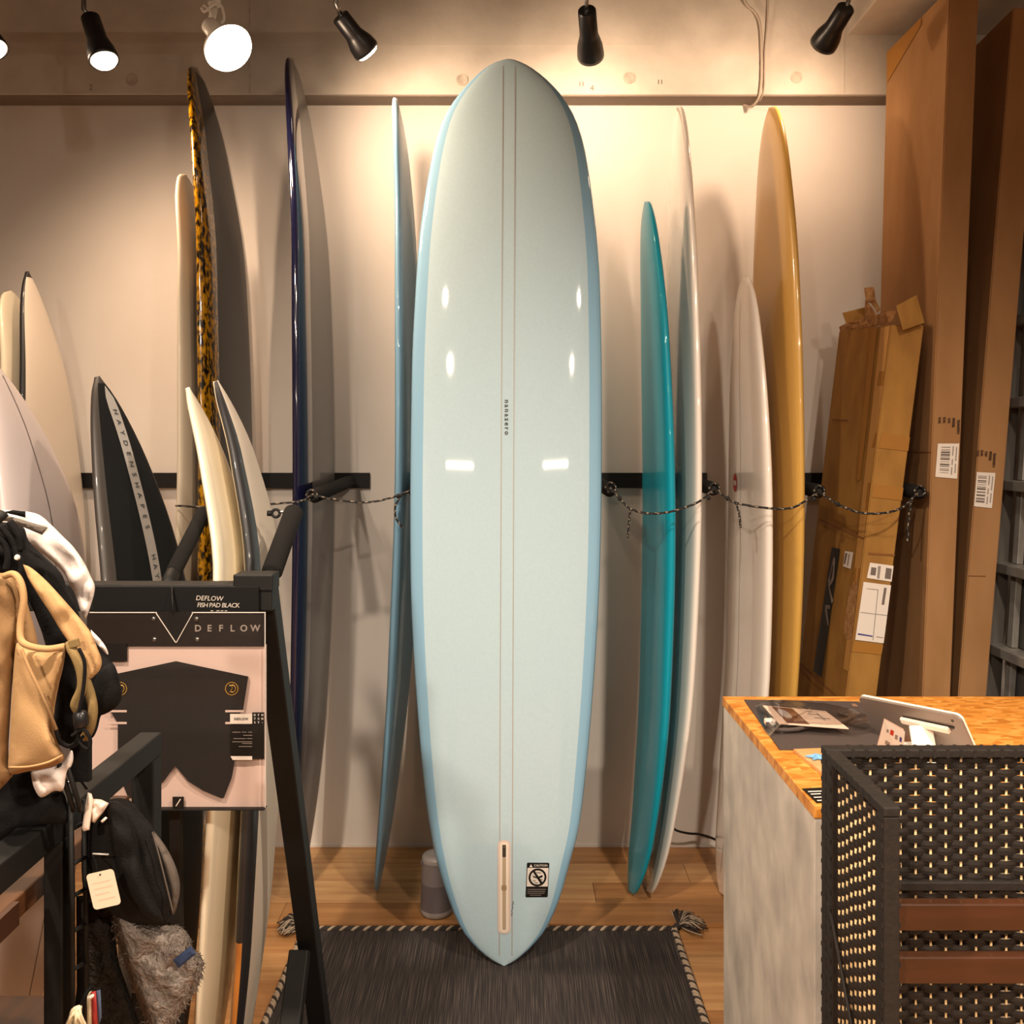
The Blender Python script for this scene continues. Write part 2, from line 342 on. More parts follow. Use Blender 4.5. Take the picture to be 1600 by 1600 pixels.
# ------------------------------------------------------------------ surfboards
LONG = [(0, .02), (.006, .2), (.02, .36), (.05, .53), (.1, .69), (.2, .85), (.35, .965), (.5, 1), (.65, .97), (.8, .84), (.9, .64), (.95, .49), (.98, .33), (.993, .215), (1, .02)]
MIDL = [(0, .02), (.006, .22), (.02, .4), (.06, .6), (.12, .76), (.25, .92), (.45, 1), (.62, .97), (.78, .8), (.88, .58), (.95, .36), (.985, .18), (1, .015)]
SHORT = [(0, .25), (.01, .34), (.05, .5), (.12, .68), (.25, .88), (.45, 1), (.58, .98), (.7, .88), (.8, .735), (.88, .545), (.94, .345), (.98, .155), (1, .01)]
THICK = [(0, .25), (.04, .45), (.12, .68), (.3, .95), (.5, 1), (.75, .93), (.9, .76), (.97, .54), (1, .26)]
K = 32
class Board:
    """frame(s)->(centre, width dir, normal); w(s) half width; t(s) half thickness"""
    def __init__(b, frame, w, t, n=46): b.frame, b.w, b.t, b.n = frame, w, t, n
    def surf(b, s, a):
        c, v, nn = b.frame(s); ca, sa = math.cos(a), math.sin(a)
        return c + v * b.w(s) * math.copysign(abs(ca) ** .8, ca) + nn * b.t(s) * math.copysign(abs(sa) ** .8, sa)
    def face(b, s, x, side, lift=.0008):                 # point on the deck/bottom at offset x from the centre line
        c, v, nn = b.frame(s); q = min(1, abs(x) / max(b.w(s), 1e-4)); sa = math.sqrt(max(0, 1 - q ** 2.5)) ** .8
        return c + v * x + nn * side * (b.t(s) * sa + lift)
    def stations(b):
        return [.5 - .5 * math.cos(math.pi * i / (b.n - 1)) for i in range(b.n)]
    def build(b, par, zones, lap=.9, thr=2):
        """zones: dict part name -> material; keys among hull, rail, deck, bottom"""
        st = b.stations(); vs = [b.surf(s, 2 * math.pi * k / K) for s in st for k in range(K)]; fs = []; zn = []
        for i in range(b.n - 1):
            for k in range(K):
                fs.append([i * K + k, i * K + (k + 1) % K, (i + 1) * K + (k + 1) % K, (i + 1) * K + k])
                a = 2 * math.pi * (k + .5) / K; q = abs(math.cos(a)) ** .8
                endr = st[i] > .985 or st[i + 1] < .012
                zn.append('hull' if 'hull' in zones else ('rail' if (q > lap and math.sin(a) < thr) or (endr and thr > 1.9) else ('deck' if math.sin(a) > 0 else 'bottom')))
        fs += [list(range(K))[::-1], [(b.n - 1) * K + k for k in range(K)]]; zn += [zn[0], zn[-1]]
        c0 = sum(vs, Vector()) / len(vs)
        me = bpy.data.meshes.new('x'); me.from_pydata(vs, [], fs); bm = bmesh.new(); bm.from_mesh(me); bmesh.ops.recalc_face_normals(bm, faces=bm.faces[:])
        bm.verts.ensure_lookup_table(); bm.normal_update(); nor = [v.normal.copy() for v in bm.verts]; fs = [[v.index for v in f.verts] for f in bm.faces]; bm.free(); bpy.data.meshes.remove(me)
        out = {}
        for z, m in zones.items():
            if z == 'cut': continue
            ff = [f for f, q in zip(fs, zn) if q == z]; used = sorted({i for f in ff for i in f}); mp = {u: i for i, u in enumerate(used)}
            out[z] = obj(z, [vs[u] for u in used], [[mp[i] for i in f] for f in ff], m, par, True, normals=[nor[u] for u in used])
        return out
    def ribbon(b, name, xa, xb, s0, s1, side, m, par, n=40, lift=.0008, cols=1):
        fa = xa if callable(xa) else (lambda s: xa); fb = xb if callable(xb) else (lambda s: xb)
        vs = []; fs = []
        for i in range(n + 1):
            s = s0 + (s1 - s0) * i / n
            for j in range(cols + 1): vs.append(b.face(s, fa(s) + (fb(s) - fa(s)) * j / cols, side, lift))
        for i in range(n):
            for j in range(cols):
                a = i * (cols + 1) + j; fs.append([a, a + 1, a + cols + 2, a + cols + 1])
        return obj(name, vs, fs, m, par, True)
def sideboard(label, Zn, spine, Dc, hw, t, zones, outline, yaw=0, lap=.9, z0=.012, lean=0, name='surfboard', cat='surfboard', thick=THICK, group=None, thr=2):
    X = pchip(spine); wf = pchip(outline); tf = pchip(thick)
    v0 = Vector((math.sin(yaw), math.cos(yaw), 0))
    def frame(s):
        e = 1e-3; a, b_ = max(0, s - e), min(1, s + e)
        dx = (X(b_) - X(a)) / ((b_ - a) * (Zn - z0)); u = Vector((dx, lean / (Zn - z0), 1)).normalized()
        n = v0.cross(u).normalized(); n = n if n.x < 0 else -n       # deck to the left
        return Vector((X(s), Dc + lean * s, z0 + s * (Zn - z0))), v0, n
    b = Board(frame, lambda s: wf(s) * hw, lambda s: tf(s) * t / 2)
    par = empty(name, (spine[0][1], Dc, z0), label, cat, group); b.parts = b.build(par, zones, lap, thr); b.par = par
    return b

# ---- the blue longboard in front
OUT = [(95.2, 787, 803), (97, 778, 811), (100, 770, 818), (105, 761, 828), (112, 752, 838), (125, 738, 854), (140, 724, 869), (157, 710, 883), (190, 691, 901), (225, 680, 912), (255, 673, 918), (320, 662, 927), (385, 654, 934), (450, 649.5, 937.5),
       (580, 643.5, 940), (760, 641, 940), (900, 641.5, 937), (1000, 645, 932), (1100, 651.5, 925), (1200, 660, 916), (1290, 671, 905), (1355, 685, 888.5), (1400, 699, 876), (1448, 719, 855), (1477, 741, 832), (1495, 762, 812), (1503, 775, 800), (1507, 785, 790)]
ZT, ZB = 2.68, .012
ROCK = pchip([(0, .035), (.12, .008), (.3, 0), (.65, 0), (.82, .012), (.93, .045), (1, .085)])
def ydepth(z): return 2.503 + .078 * z + ROCK(max(0, min(1, (z - ZB) / (ZT - ZB))))
rows = []
for (py, xl, xr) in OUT:
    D = 2.6
    for _ in range(12): z = H0 - (py - HY) * D / F; D = ydepth(z)
    rows.append((z, (xl - 800) * D / F, (xr - 800) * D / F))
rows.sort(); z_lo, z_hi = rows[0][0], rows[-1][0]
fl_ = pchip([((r[0] - z_lo) / (z_hi - z_lo), r[1]) for r in rows]); fr_ = pchip([((r[0] - z_lo) / (z_hi - z_lo), r[2]) for r in rows]); tfm = pchip(THICK)
def frame_main(s):
    z = z_lo + s * (z_hi - z_lo); dy = (ydepth(z + .002) - ydepth(z - .002)) / .004; u = Vector((0, dy, 1)).normalized()
    return Vector(((fl_(s) + fr_(s)) / 2, ydepth(z), z)), Vector((1, 0, 0)), Vector((0, 1, -dy)).normalized()     # deck to the wall
mb = Board(frame_main, lambda s: (fr_(s) - fl_(s)) / 2, lambda s: max(.004, tfm(s) * .036), 60)
par = empty('surfboard', (-.02, ydepth(.1), z_lo), 'large pale blue glossy longboard with two brown stringers standing on the dark rug in front', 'surfboard')
mb.build(par, {'rail': 'board_rail', 'bottom': 'board_panel', 'deck': 'board_panel'}, lap=.87, thr=1.5)
def s_of(py):
    D = 2.6
    for _ in range(12): z = H0 - (py - HY) * D / F; D = ydepth(z)
    return (z - z_lo) / (z_hi - z_lo)
def x_of(px, s): return (px - 800) * (frame_main(s)[0].y - .03) / F - frame_main(s)[0].x
for xa, xb in ((786, 780), (805, 800)):
    s0, s1 = s_of(1490), s_of(108)
    fx = lambda s, xa=xa, xb=xb: x_of(xb + (xa - xb) * (s - s0) / (s1 - s0), s)
    mb.ribbon('stringer', lambda s: fx(s) - .0014, lambda s: fx(s) + .0014, s0, s1, -1, 'stringer', par, 60, .0006)
def on_main(px, py, lift=.001):
    s = s_of(py); return mb.face(s, x_of(px, s), -1, lift)
def main_poly(name, pts, m, par_, lift, depth=0, **k):
    return obj(name, [on_main(x, y, lift) for x, y in pts], [list(range(len(pts)))[::-1]], m, par_, **k)
def rrect(x0, y0, x1, y1, r, n=6):
    o = []
    for cx, cy, a0 in ((x1 - r, y0 + r, -90), (x1 - r, y1 - r, 0), (x0 + r, y1 - r, 90), (x0 + r, y0 + r, 180)):
        for i in range(n + 1):
            a = R(a0 + 90 * i / n); o.append((cx + r * math.cos(a), cy + r * math.sin(a)))
    return o
def main_strip(name, x0, y0, x1, y1, r, m, par_, lift):
    ys = [y0 + r * (1 - math.cos(math.pi / 2 * i / 6)) for i in range(6)] + [y0 + r + (y1 - y0 - 2 * r) * i / 24 for i in range(25)] + [y1 - r + r * math.sin(math.pi / 2 * i / 6) for i in range(1, 7)]
    vs = []
    for y in ys:
        d = max(0, y0 + r - y, y - y1 + r); ins = r - math.sqrt(max(0, r * r - d * d))
        vs += [on_main(x0 + ins, y, lift), on_main((x0 + x1) / 2, y, lift), on_main(x1 - ins, y, lift)]
    fs = [[i * 3 + j, i * 3 + 3 + j, i * 3 + 4 + j, i * 3 + 1 + j] for i in range(len(ys) - 1) for j in (0, 1)]
    return obj(name, vs, fs, m, par_, True)
fb = main_strip('fin_box', 777.5, 1307, 798, 1454, 8, 'box_pink', par, .0012)
main_strip('fin_box_rim', 781, 1309.5, 794.5, 1451, 5, 'box_edge', fb, .0018)
main_strip('fin_slot', 785, 1314, 790.5, 1447, 1.5, 'box_inner', fb, .0024)
main_strip('fin_slot_end', 785, 1314, 790.5, 1333, 1, 'slot_dark', fb, .003)
main_strip('fin_slot_screw', 786.2, 1315.5, 789.2, 1318.5, 1.4, 'steel', fb, .0036)
main_strip('fin_slot_notch', 783.5, 1376, 791.5, 1385, 3, 'slot_mid', fb, .003)
st = main_poly('caution_sticker', [(824 + (x - 824) - (y - 1342) * .045, y + (x - 824) * .03) for x, y in rrect(823.5, 1342, 858.5, 1396, 2)], 'black_ink', par, .0012)
sk = lambda pts: [(x - (y - 1342) * .045, y + (x - 824) * .03) for x, y in pts]
main_poly('sticker_window', sk([(824.6, 1350), (857.6, 1350), (857.6, 1379), (824.6, 1379)]), 'sticker_white', st, .0017)
ring = [(841 + 14 * math.cos(2 * math.pi * i / 32), 1364.5 + 14 * math.sin(2 * math.pi * i / 32)) for i in range(32)]; rin = [(841 + 11 * math.cos(2 * math.pi * i / 32), 1364.5 + 11 * math.sin(2 * math.pi * i / 32)) for i in range(32)]
rv = [on_main(x, y, .0022) for x, y in sk(ring) + sk(rin)]
obj('ban_ring', rv, [[i, 32 + i, 32 + (i + 1) % 32, (i + 1) % 32] for i in range(32)], 'black_ink', st)
main_poly('ban_bar', sk([(832, 1354), (834.5, 1352), (850.5, 1374), (848, 1377)]), 'black_ink', st, .0024)
main_poly('board_symbol', sk([(833, 1361.5), (838, 1363.5), (843, 1363), (848, 1361), (849.5, 1362.5), (848, 1364.5), (841, 1366), (835, 1364.5)]), 'black_ink', st, .0023)
for i, (xa, xb, y) in enumerate(((834, 838, 1369), (837, 842, 1372), (845, 849, 1367), (839, 846, 1356.5))):
    main_poly('wave_symbol', sk([(xa, y), (xb, y + .6), (xb, y + 1.5), (xa, y + .9)]), 'ink', st, .0023)
def mtext(name, s, m, par_, px, py, size, rot=0, space=1, bold=0, align='CENTER'):
    ca, sa = math.cos(rot), math.sin(rot)
    def fn(x, y): X_, Y_ = x * ca - y * sa, x * sa + y * ca; return on_main(px + X_, py - Y_, .0028)
    return text(name, s, m, par_, (0, 0, 0), (1, 0, 0), (0, 0, 1), size, align, space, fn=fn, bold=bold)
mtext('caution_lettering', 'CAUTION', 'white_ink', st, 845, 1346.6, 4.7, R(-1.8), 1.0, .04)
main_poly('warning_triangle', [(827.2, 1348.7), (829.7, 1344.2), (832.2, 1348.9)], 'white_ink', st, .0024)
for i, (a, b_) in enumerate(((826, 855), (826, 854), (826, 853), (830, 848))):
    y = 1383 + i * 3; main_poly('small_print', sk([(a, y), (b_, y), (b_, y + .8), (a, y + .8)]), 'grey_ink', st, .0018)
mtext('board_lettering', 'nanazero', 'ink', par, 792, 654, 10.5, R(-90), 1.42, .16)
for i, y in enumerate(range(1402, 1425, 3)):
    dx = (0, 1.2, -.6, .8, 0, -.8, .5, 0)[i]
    main_poly('signature', [(801 + dx - i * .25, y), (802.2 + dx - i * .25, y + .3), (802 - i * .3, y + 2.6), (800.8 - i * .3, y + 2.2)], 'ink', par, .001)

# ---- boards standing on edge along the wall (left to right)
sideboard('cream longboard at the far left edge, behind the black-railed white board', 2.0, [(0, -1.68), (.5, -1.61), (.85, -1.64), (1, -1.70)], 3.03, .2, .055, {'hull': 'cream'}, LONG)
sideboard('pointed white board with a black rail by the wall at far left', 2.06, [(0, -1.6), (.5, -1.53), (.8, -1.56), (1, -1.624)], 3.0, .21, .05, {'rail': 'black_rail', 'deck': 'black_rail', 'bottom': 'offwhite'}, SHORT, lap=.92)
sideboard('pale grey round-nosed board standing just left of the amber-railed longboard', 2.354, [(0, -1.085), (.3, -1.015), (.6, -.984), (.85, -1.005), (1, -1.06)], 2.9, .26, .044, {'hull': 'cream_pale'}, LONG)
bF = sideboard('tall longboard with amber and black marbled rail and dark grey bottom', 2.72, [(0, -1.0), (.2, -.955), (.5, -.93), (.75, -.945), (.9, -.99), (1, -1.043)], 2.95, .275, .06, {'rail': 'amber', 'deck': 'amber_deck', 'bottom': 'charcoal_resin'}, LONG, lap=.68)
sideboard('tall longboard with glossy navy rail and grey bottom', 2.75, [(0, -.705), (.2, -.665), (.5, -.645), (.75, -.656), (.9, -.69), (1, -.727)], 2.95, .275, .062, {'rail': 'navy', 'deck': 'navy', 'bottom': 'navy_face'}, LONG, lap=.68)
sideboard('slim steel blue longboard on edge directly left of the pale blue longboard', 2.626, [(0, -.445), (.1, -.412), (.3, -.366), (.55, -.342), (.8, -.349), (.93, -.366), (1, -.386)], 2.97, .275, .05, {'hull': 'steel_blue'}, LONG)
sideboard('teal round-nosed board on edge right of the pale blue longboard', 2.28, [(0, .39), (.1, .43), (.3, .468), (.55, .48), (.8, .468), (1, .4425)], 2.95, .265, .056, {'hull': 'teal'}, LONG)
sideboard('tall white glossy longboard on edge between the teal board and the smaller white board', 2.59, [(0, .447), (.1, .492), (.3, .545), (.55, .562), (.8, .556), (1, .548)], 2.95, .265, .05, {'hull': 'white_gloss'}, LONG)
bN = sideboard('shorter white board with small red logo standing against the mustard longboard', 2.03, [(0, .686), (.15, .73), (.4, .77), (.65, .777), (.85, .770), (1, .764)], 2.94, .25, .055, {'hull': 'white_gloss'}, LONG)
bN.ribbon('stringer', -.001, .001, .03, .96, 1, 'pinline', bN.par)
sideboard('tall mustard yellow longboard on edge beside the torn cardboard carton', 2.59, [(0, .80), (.2, .845), (.5, .868), (.75, .864), (1, .853)], 2.95, .27, .058, {'hull': 'mustard'}, LONG)
def spx(b, px, py, side, D):                       # nearest (s, x) on a side board for a photo pixel
    best = None
    for i in range(160):
        s = .05 + .93 * i / 159
        for j in range(41):
            x = (-1 + j / 20) * b.w(s); q = b.face(s, x, side, 0); u = 800 + q.x / q.y * F; v = HY + (H0 - q.z) / q.y * F
            e = (u - px) ** 2 + (v - py) ** 2
            if best is None or e < best[0]: best = (e, s, x)
    return best[1], best[2]
s_, x_ = spx(bN, 1149, 754, 1, 3)
obj('red_logo', [bN.face(s_ + .028 * math.sin(2 * math.pi * i / 16) * .55, x_ + .028 * math.cos(2 * math.pi * i / 16), 1, .0012) for i in range(16)], [list(range(16))], 'red_logo', bN.par)
obj('logo_band', [bN.face(s_ + dz, x_ + dx, 1, .0018) for dx, dz in ((-.02, -.004), (.02, -.004), (.02, .004), (-.02, .004))], [[0, 1, 2, 3]], 'white_ink', bN.par)

# ---- boards in the low rack in front
bC = sideboard('broad lilac-white board with a dark centre line in the low rack, far left', 1.68, [(0, -1.22), (.3, -1.15), (.55, -1.135), (.75, -1.15), (.88, -1.2), (1, -1.275)], 2.2, .22, .05, {'hull': 'lilac_white'}, SHORT, z0=0)
bC.ribbon('stringer', -.0015, .0015, .02, .98, -1, 'pinline', bC.par)
bD = sideboard('black carbon board with a lettered white stripe in the low rack', 1.635, [(0, -.80), (.3, -.79), (.55, -.80), (.72, -.833), (.87, -.885), (.95, -.92), (1, -.945)], 2.04, .245, .05, {'rail': 'carbon_grey', 'deck': 'carbon_grey', 'bottom': 'carbon'}, [(0, .5), (.01, .58), (.05, .7), (.12, .82), (.25, .94)] + SHORT[5:], z0=0, lap=.86)
stp = bD.ribbon('white_stripe', lambda s: -.025 * (1 if s < .965 else max(.05, (.985 - s) / .02)), lambda s: .025 * (1 if s < .965 else max(.05, (.985 - s) / .02)), .03, .985, -1, 'stripe_white', bD.par, 60)
for s_mid, s_len in ((.868, .175), (.675, .155)):
    word = 'HAYDENSHAPES'
    for i, ch in enumerate(word):
        sm = s_mid + s_len * (.5 - (i + .5) / len(word))
        def fn(x, y, sm=sm): return bD.face(sm - x / 1.62, y, -1, .0016)
        text('stripe_lettering', ch, 'ink', stp, (0, 0, 0), (1, 0, 0), (0, 0, 1), .03, fn=fn, bold=.0004, sx=.6)
bG = sideboard('cream board with a thin dark pinline in the low rack, beside the black-railed board', 1.6, [(0, -.66), (.3, -.606), (.6, -.580), (.76, -.583), (.9, -.627), (1, -.683)], 1.885, .22, .036, {'hull': 'cream'}, SHORT, z0=.014, yaw=-.10)
bG.ribbon('pinline', lambda s: -bG.w(s) * .955, lambda s: -bG.w(s) * .94, .03, .97, 1, 'pinline', bG.par)
bH = sideboard('white board with a black rail band at the right end of the low rack', 1.62, [(0, -.613), (.3, -.562), (.6, -.541), (.75, -.547), (.9, -.593), (1, -.652)], 1.97, .22, .046, {'rail': 'black_rail', 'deck': 'cream', 'bottom': 'matt_white'}, SHORT, z0=.014, yaw=-.12, lap=.72, thr=.3)
s0_ = .30
vs = [bH.surf(s0_ - .27 * i / 8, math.pi + a) + Vector((0, -.0012, 0)) for i in range(9) for a in (.16, .0, -.16, -.32)]
obj('orange_block', vs, [[i * 4 + j, i * 4 + j + 1, i * 4 + j + 5, i * 4 + j + 4] for i in range(8) for j in range(3)], 'orange_block', bH.par, True)
pillow('fin', [(414, 1222), (421, 1236), (420, 1285), (412, 1312), (413, 1270)], 2.0, 'black_rail', bH.par, thick=.008, bulge=.004, step=6, soft=5)

# ------------------------------------------------------------------ wall racks with foam pegs
def wall_rack(label, xa, xb, pegs):
    par = empty('wall_rack', ((xa + xb) / 2, YB, 1.35), label, 'board rack', 'black board racks on the back wall')
    box2('rail', (xa, YB - .022, 1.323), (xb, YB, 1.378), 'black_steel', par, bev=.002)
    for x0, x1, ye, z1 in pegs:
        b = Vector((x0, YB - .022, 1.35)); e = Vector((x1, ye, z1)); d = (e - b).normalized()
        MB().tube([b, b + d * .06], .013, 14).build('peg_stem', 'black_steel', par, True)
        f = MB().lathe([(0, .012), (.002, .019), (.006, .0215), ((e - b).length - .056, .0215), ((e - b).length - .05, .019), ((e - b).length - .05, .012)], b + d * .05, d, 20).build('peg_foam', 'foam', par, True)
        MB().lathe([(0, .011), (.004, .011), (.0055, .008)], e - d * .004, d, 14).build('peg_cap', 'black_steel', f, True)
    return par
wall_rack('black wall rack at left whose end shows just right of the navy board', -1.95, P(577, 0, 3.25).x, [(-1.78, -1.78, 2.75, 1.345), (-.582, -.578, 2.62, 1.331)])
wall_rack('black wall rack with foam pegs directly behind the pale blue longboard', P(660, 0, 3.25).x, P(1105, 0, 3.25).x, [(-.293, -.293, 2.70, 1.343), (.296, .296, 2.71, 1.343), (.619, .619, 2.75, 1.345)])
wall_rack('black wall rack with foam pegs behind the cartons at right', P(1215, 0, 3.25).x, XR - .01, [(.933, .933, 2.72, 1.339), (1.222, 1.222, 2.68, 1.337)])

def cordmat(i, k): return 1 if (i * 2 + k) % 9 < 2 else 0
cord = empty('cord', P(1112, 790, 2.7), 'thin black and white flecked cord looped from peg to peg across the boards', 'cord')
def cord_run(name, pts, n=9):
    L = smoothline(pts, n); MB().tube(L, .0034, 6, mfn=cordmat).build(name, ['cord_black', 'cord_white'], cord, True)
def loop(px, py, D, r=.015):
    c = P(px, py, D); MB().tube([c + Vector((r * math.cos(a), .004 * math.sin(a * 2), r * math.sin(a))) for a in [2 * math.pi * i / 20 for i in range(21)]], .0034, 6, mfn=cordmat).build('loop', ['cord_black', 'cord_white'], cord, True)
cord_run('strand', [P(275, 790, 2.62), P(345, 793, 2.5), P(430, 787, 2.58), P(470, 783, 2.6), P(487, 773, 2.6)])
cord_run('strand', [P(487, 773, 2.605), P(520, 780, 2.62), P(570, 785, 2.64), P(610, 778, 2.66), P(648, 764, 2.68)])
cord_run('strand', [P(954, 763, 2.69), P(972, 783, 2.64), P(985, 795, 2.62), P(1010, 802, 2.61), P(1040, 801, 2.61), P(1070, 793, 2.61), P(1095, 782, 2.62), P(1116, 763, 2.73)])
cord_run('strand', [P(1116, 763, 2.735), P(1135, 778, 2.66), P(1155, 787, 2.64), P(1200, 794, 2.62), P(1235, 794, 2.62), P(1258, 783, 2.65), P(1280, 768, 2.70)])
cord_run('strand', [P(1280, 768, 2.705), P(1296, 780, 2.66), P(1320, 793, 2.62), P(1350, 802, 2.61), P(1385, 801, 2.61), P(1410, 793, 2.63), P(1424, 780, 2.66), P(1437, 767, 2.66)])
for a in ([P(985, 795, 2.62), P(983, 815, 2.62), P(981, 840, 2.625)], [P(1150, 786, 2.64), P(1155, 803, 2.64), P(1157, 825, 2.64)], [P(1424, 782, 2.66), P(1420, 808, 2.66), P(1418, 848, 2.66)], [P(628, 773, 2.66), P(618, 790, 2.66), P(619, 810, 2.66), P(630, 825, 2.66)]): cord_run('loose_end', a)
for x, y, D in ((968, 779, 2.65), (1107, 778, 2.65), (1137, 779, 2.655), (1272, 780, 2.66), (1309, 788, 2.63), (622, 775, 2.655), (494, 777, 2.6)):
    MB().lathe([(-.006, .003), (-.004, .006), (0, .0075), (.004, .006), (.006, .003)], P(x, y, D), (1, 0, .4), 10).build('knot', 'cord_black', cord, True)
for (x, y, D) in ((487, 774, 2.612), (1280, 767, 2.712), (1437, 767, 2.67), (954, 762, 2.702), (1116, 763, 2.742)):
    loop(x, y, D)

# ------------------------------------------------------------------ low display rack (front)
rk = empty('display_rack', (-.9, 1.85, 0), 'black steel low board rack with foam arms and a hanging package on its front bar', 'board rack')
box2('top_bar', (-1.36, 1.585, 1.185), (-.425, 1.63, 1.233), 'black_steel', rk, bev=.003)
for x in (-1.33, -.447):
    MB().bar((x, 1.607, 1.24), (x, 2.125, .034), .042, .042, (1, 0, 0), .003).build('rear_leg', 'black_steel', rk)
    MB().bar((x - .012, 1.94, .385), (x - .012, 1.685, .034), .034, .042, (1, 0, 0), .003).build('front_strut', 'black_steel', rk)
for x in (-1.33, -.447):
    zf = .0072 if x > -.6 else .0004
    box2('foot', (x - .021, 2.10, zf), (x + .021, 2.15, .036), 'black_steel', rk); box2('foot', (x - .029, 1.66, zf), (x + .005, 1.71, .036), 'black_steel', rk)
MB().box((-.458, 1.607, 1.236), (.07, .05, .03), None, .003).build('corner_block', 'black_steel', rk)
for x in (-.615, -.612):
    MB().bar((x, 1.63, 1.2), (x, 1.66, 0.02), .018, .02, (1, 0, 0), .002).build('brace', 'black_steel', rk); break
for x in (-.63, -.447):
    b = Vector((x, 1.63, 1.22)); e = Vector((x + .002, 1.83, 1.345)); d = (e - b).normalized()
    MB().tube([b - d * .01, b + d * .05], .013, 14).build('arm_stem', 'black_steel', rk, True)
    r = .0195 if x > -.5 else .0145
    MB().lathe([(0, .010), (.002, r - .002), (.005, r), ((e - b).length - .045, r), ((e - b).length - .04, r - .003), ((e - b).length - .04, .006)], b + d * .04, d, 18).build('arm_foam', 'foam', rk, True)
cr = empty('carabiner', P(432, 802, 1.83), 'small black swivel clip hooked on the right foam arm of the low rack', 'clip')
MB().tube([P(418, 802, 1.82), P(424, 802, 1.82)], .006, 10).build('swivel', 'black_steel', cr, True)
MB().tube([P(431 + 6 * math.cos(a), 802 + 6 * math.sin(a), 1.82) for a in [2 * math.pi * i / 18 for i in range(19)]], .003, 8).build('ring', 'black_steel', cr, True)
MB().tube([P(437, 800, 1.82), P(447, 800, 1.828), P(455, 803, 1.835)], .003, 8).build('hook', 'steel', cr, True)

bc = box('price_card', P(276, 942, 1.578), (.29, .004, .058), 'black_card', None, bev=.0008)
tag(bc, 'black price card with chalk handwriting hung under the low rack top bar', 'price card')
o = P(306, 934.5, 1.5755)
text('handwriting', 'DEFLOW', 'chalk', bc, P(306, 934.5, 1.5755), (1, -.0, -.03), (.1, 0, 1), .0118, 'LEFT', 1.0, shear=.1)
text('handwriting', 'FISH PAD BLACK', 'chalk', bc, P(308, 945.5, 1.5755), (1, 0, -.01), (.06, 0, 1), .0112, 'LEFT', .88, shear=.1)
for a, b_ in ((329, 333), (338, 343), (345, 349), (351, 355)):
    quad('scribble', [P(a, 955, 1.5755), P(b_, 954.6, 1.5755), P(b_, 953.6, 1.5755), P(a, 954, 1.5755)][::1], 'chalk', bc)

pk = empty('traction_pad_package', P(277, 1110, 1.56), 'hanging package with a black fish-shaped traction pad on a pale card', 'package')
box2('backing_card', P(140, 1262, 1.566), P(415, 1008, 1.56), 'card_rose', pk)
box2('header', (P(140, 0, 1.566).x, 1.556, P(0, 1009, 1.56).z), (P(415, 0, 1.566).x, 1.566, P(0, 957, 1.56).z), 'header_dark', pk)
pj = lambda pts, D: [P(x, y, D) for x, y in pts]
quad('header_notch', pj([(245, 957), (300, 957), (275, 1003)], 1.5555), 'black_card', pk)
for a, b_ in (((243, 956.5), (274.5, 1004)), ((302, 956.5), (275.5, 1004)), ((140, 957), (245, 957)), ((300, 957), (415, 957)), ((414.3, 957), (414.3, 1262))):
    MB().bar(P(*a, 1.5545), P(*b_, 1.5545), .0012, .0012, (0, 1, 0)).build('cover_edge', 'white_ink', pk)
for x, y in ((240, 967), (241, 999), (307, 967), (308, 999)):
    MB().lathe([(0, .0042), (.002, .004), (.003, .002)], P(x, y, 1.5555), (0, -1, 0), 14).build('rivet', 'steel', pk, True)
for i, ch in enumerate('DEFLOW'):
    text('header_lettering', ch, 'grey_ink', pk, P(309.5 + i * 17.9, 982, 1.5552), (1, 0, 0), (0, 0, 1), .0158, bold=.0004)
half = [(275, 1033), (388, 1057), (380, 1109), (376, 1113), (372, 1120), (366, 1130), (366, 1195), (362, 1216), (350, 1246), (345, 1247), (318, 1236), (294, 1221)]
pad = half + [(274, 1197)] + [(550 - x, y) for x, y in half[:0:-1]]
pv = [P(x, y, 1.553) for x, y in pad] + [P(x, y, 1.5595) for x, y in pad]; n = len(pad)
pd = obj('traction_pad', pv, [list(range(n))] + [[i, i + n, (i + 1) % n + n, (i + 1) % n] for i in range(n)], 'pad_eva', pk)
for x in (1, -1):
    for y in (1109.5, 1128):
        a, b_ = 275 + x * 77, 275 + x * 106
        quad('slot', pj([(a, y), (b_, y), (b_, y + 3.4), (a, y + 3.4)], 1.5525), 'card_rose', pd)
    c = (275 + x * 87, 1076); N_ = 24
    for ra, rb in ((10.5, 9.2),):
        vs = [P(c[0] + r_ * math.cos(2 * math.pi * i / N_), c[1] + r_ * math.sin(2 * math.pi * i / N_), 1.5523) for r_ in (ra, rb) for i in range(N_)]
        obj('emblem_ring', vs, [[i, (i + 1) % N_, N_ + (i + 1) % N_, N_ + i] for i in range(N_)], 'gold', pd)
    arc = [P(c[0] + 1.0 + 5 * math.cos(R(a)), c[1] + 5.6 * math.sin(R(a)), 1.5522) for a in range(-115, 120, 18)]
    MB().tube(arc, .0007, 5).build('emblem', 'gold', pd)
    MB().tube([P(c[0] - 3.5, c[1] - 5, 1.5522), P(c[0] + 1, c[1] - 4.4, 1.5522), P(c[0] + .5, c[1] + .5, 1.5522), P(c[0] - 3, c[1] + 5.8, 1.5522)], .0006, 5).build('emblem', 'gold', pd)
lb = quad('product_label', pj([(360, 1131), (413, 1131), (413, 1186), (360, 1186)], 1.5515), 'black_ink', pk)
quad('label_band', pj([(359.5, 1115.5), (394, 1115.5), (394, 1131), (359.5, 1131)], 1.5513), 'label_paper', lb)
quad('label_square', pj([(394, 1113), (413, 1113), (413, 1132), (394, 1132)], 1.5514), 'black_ink', lb)
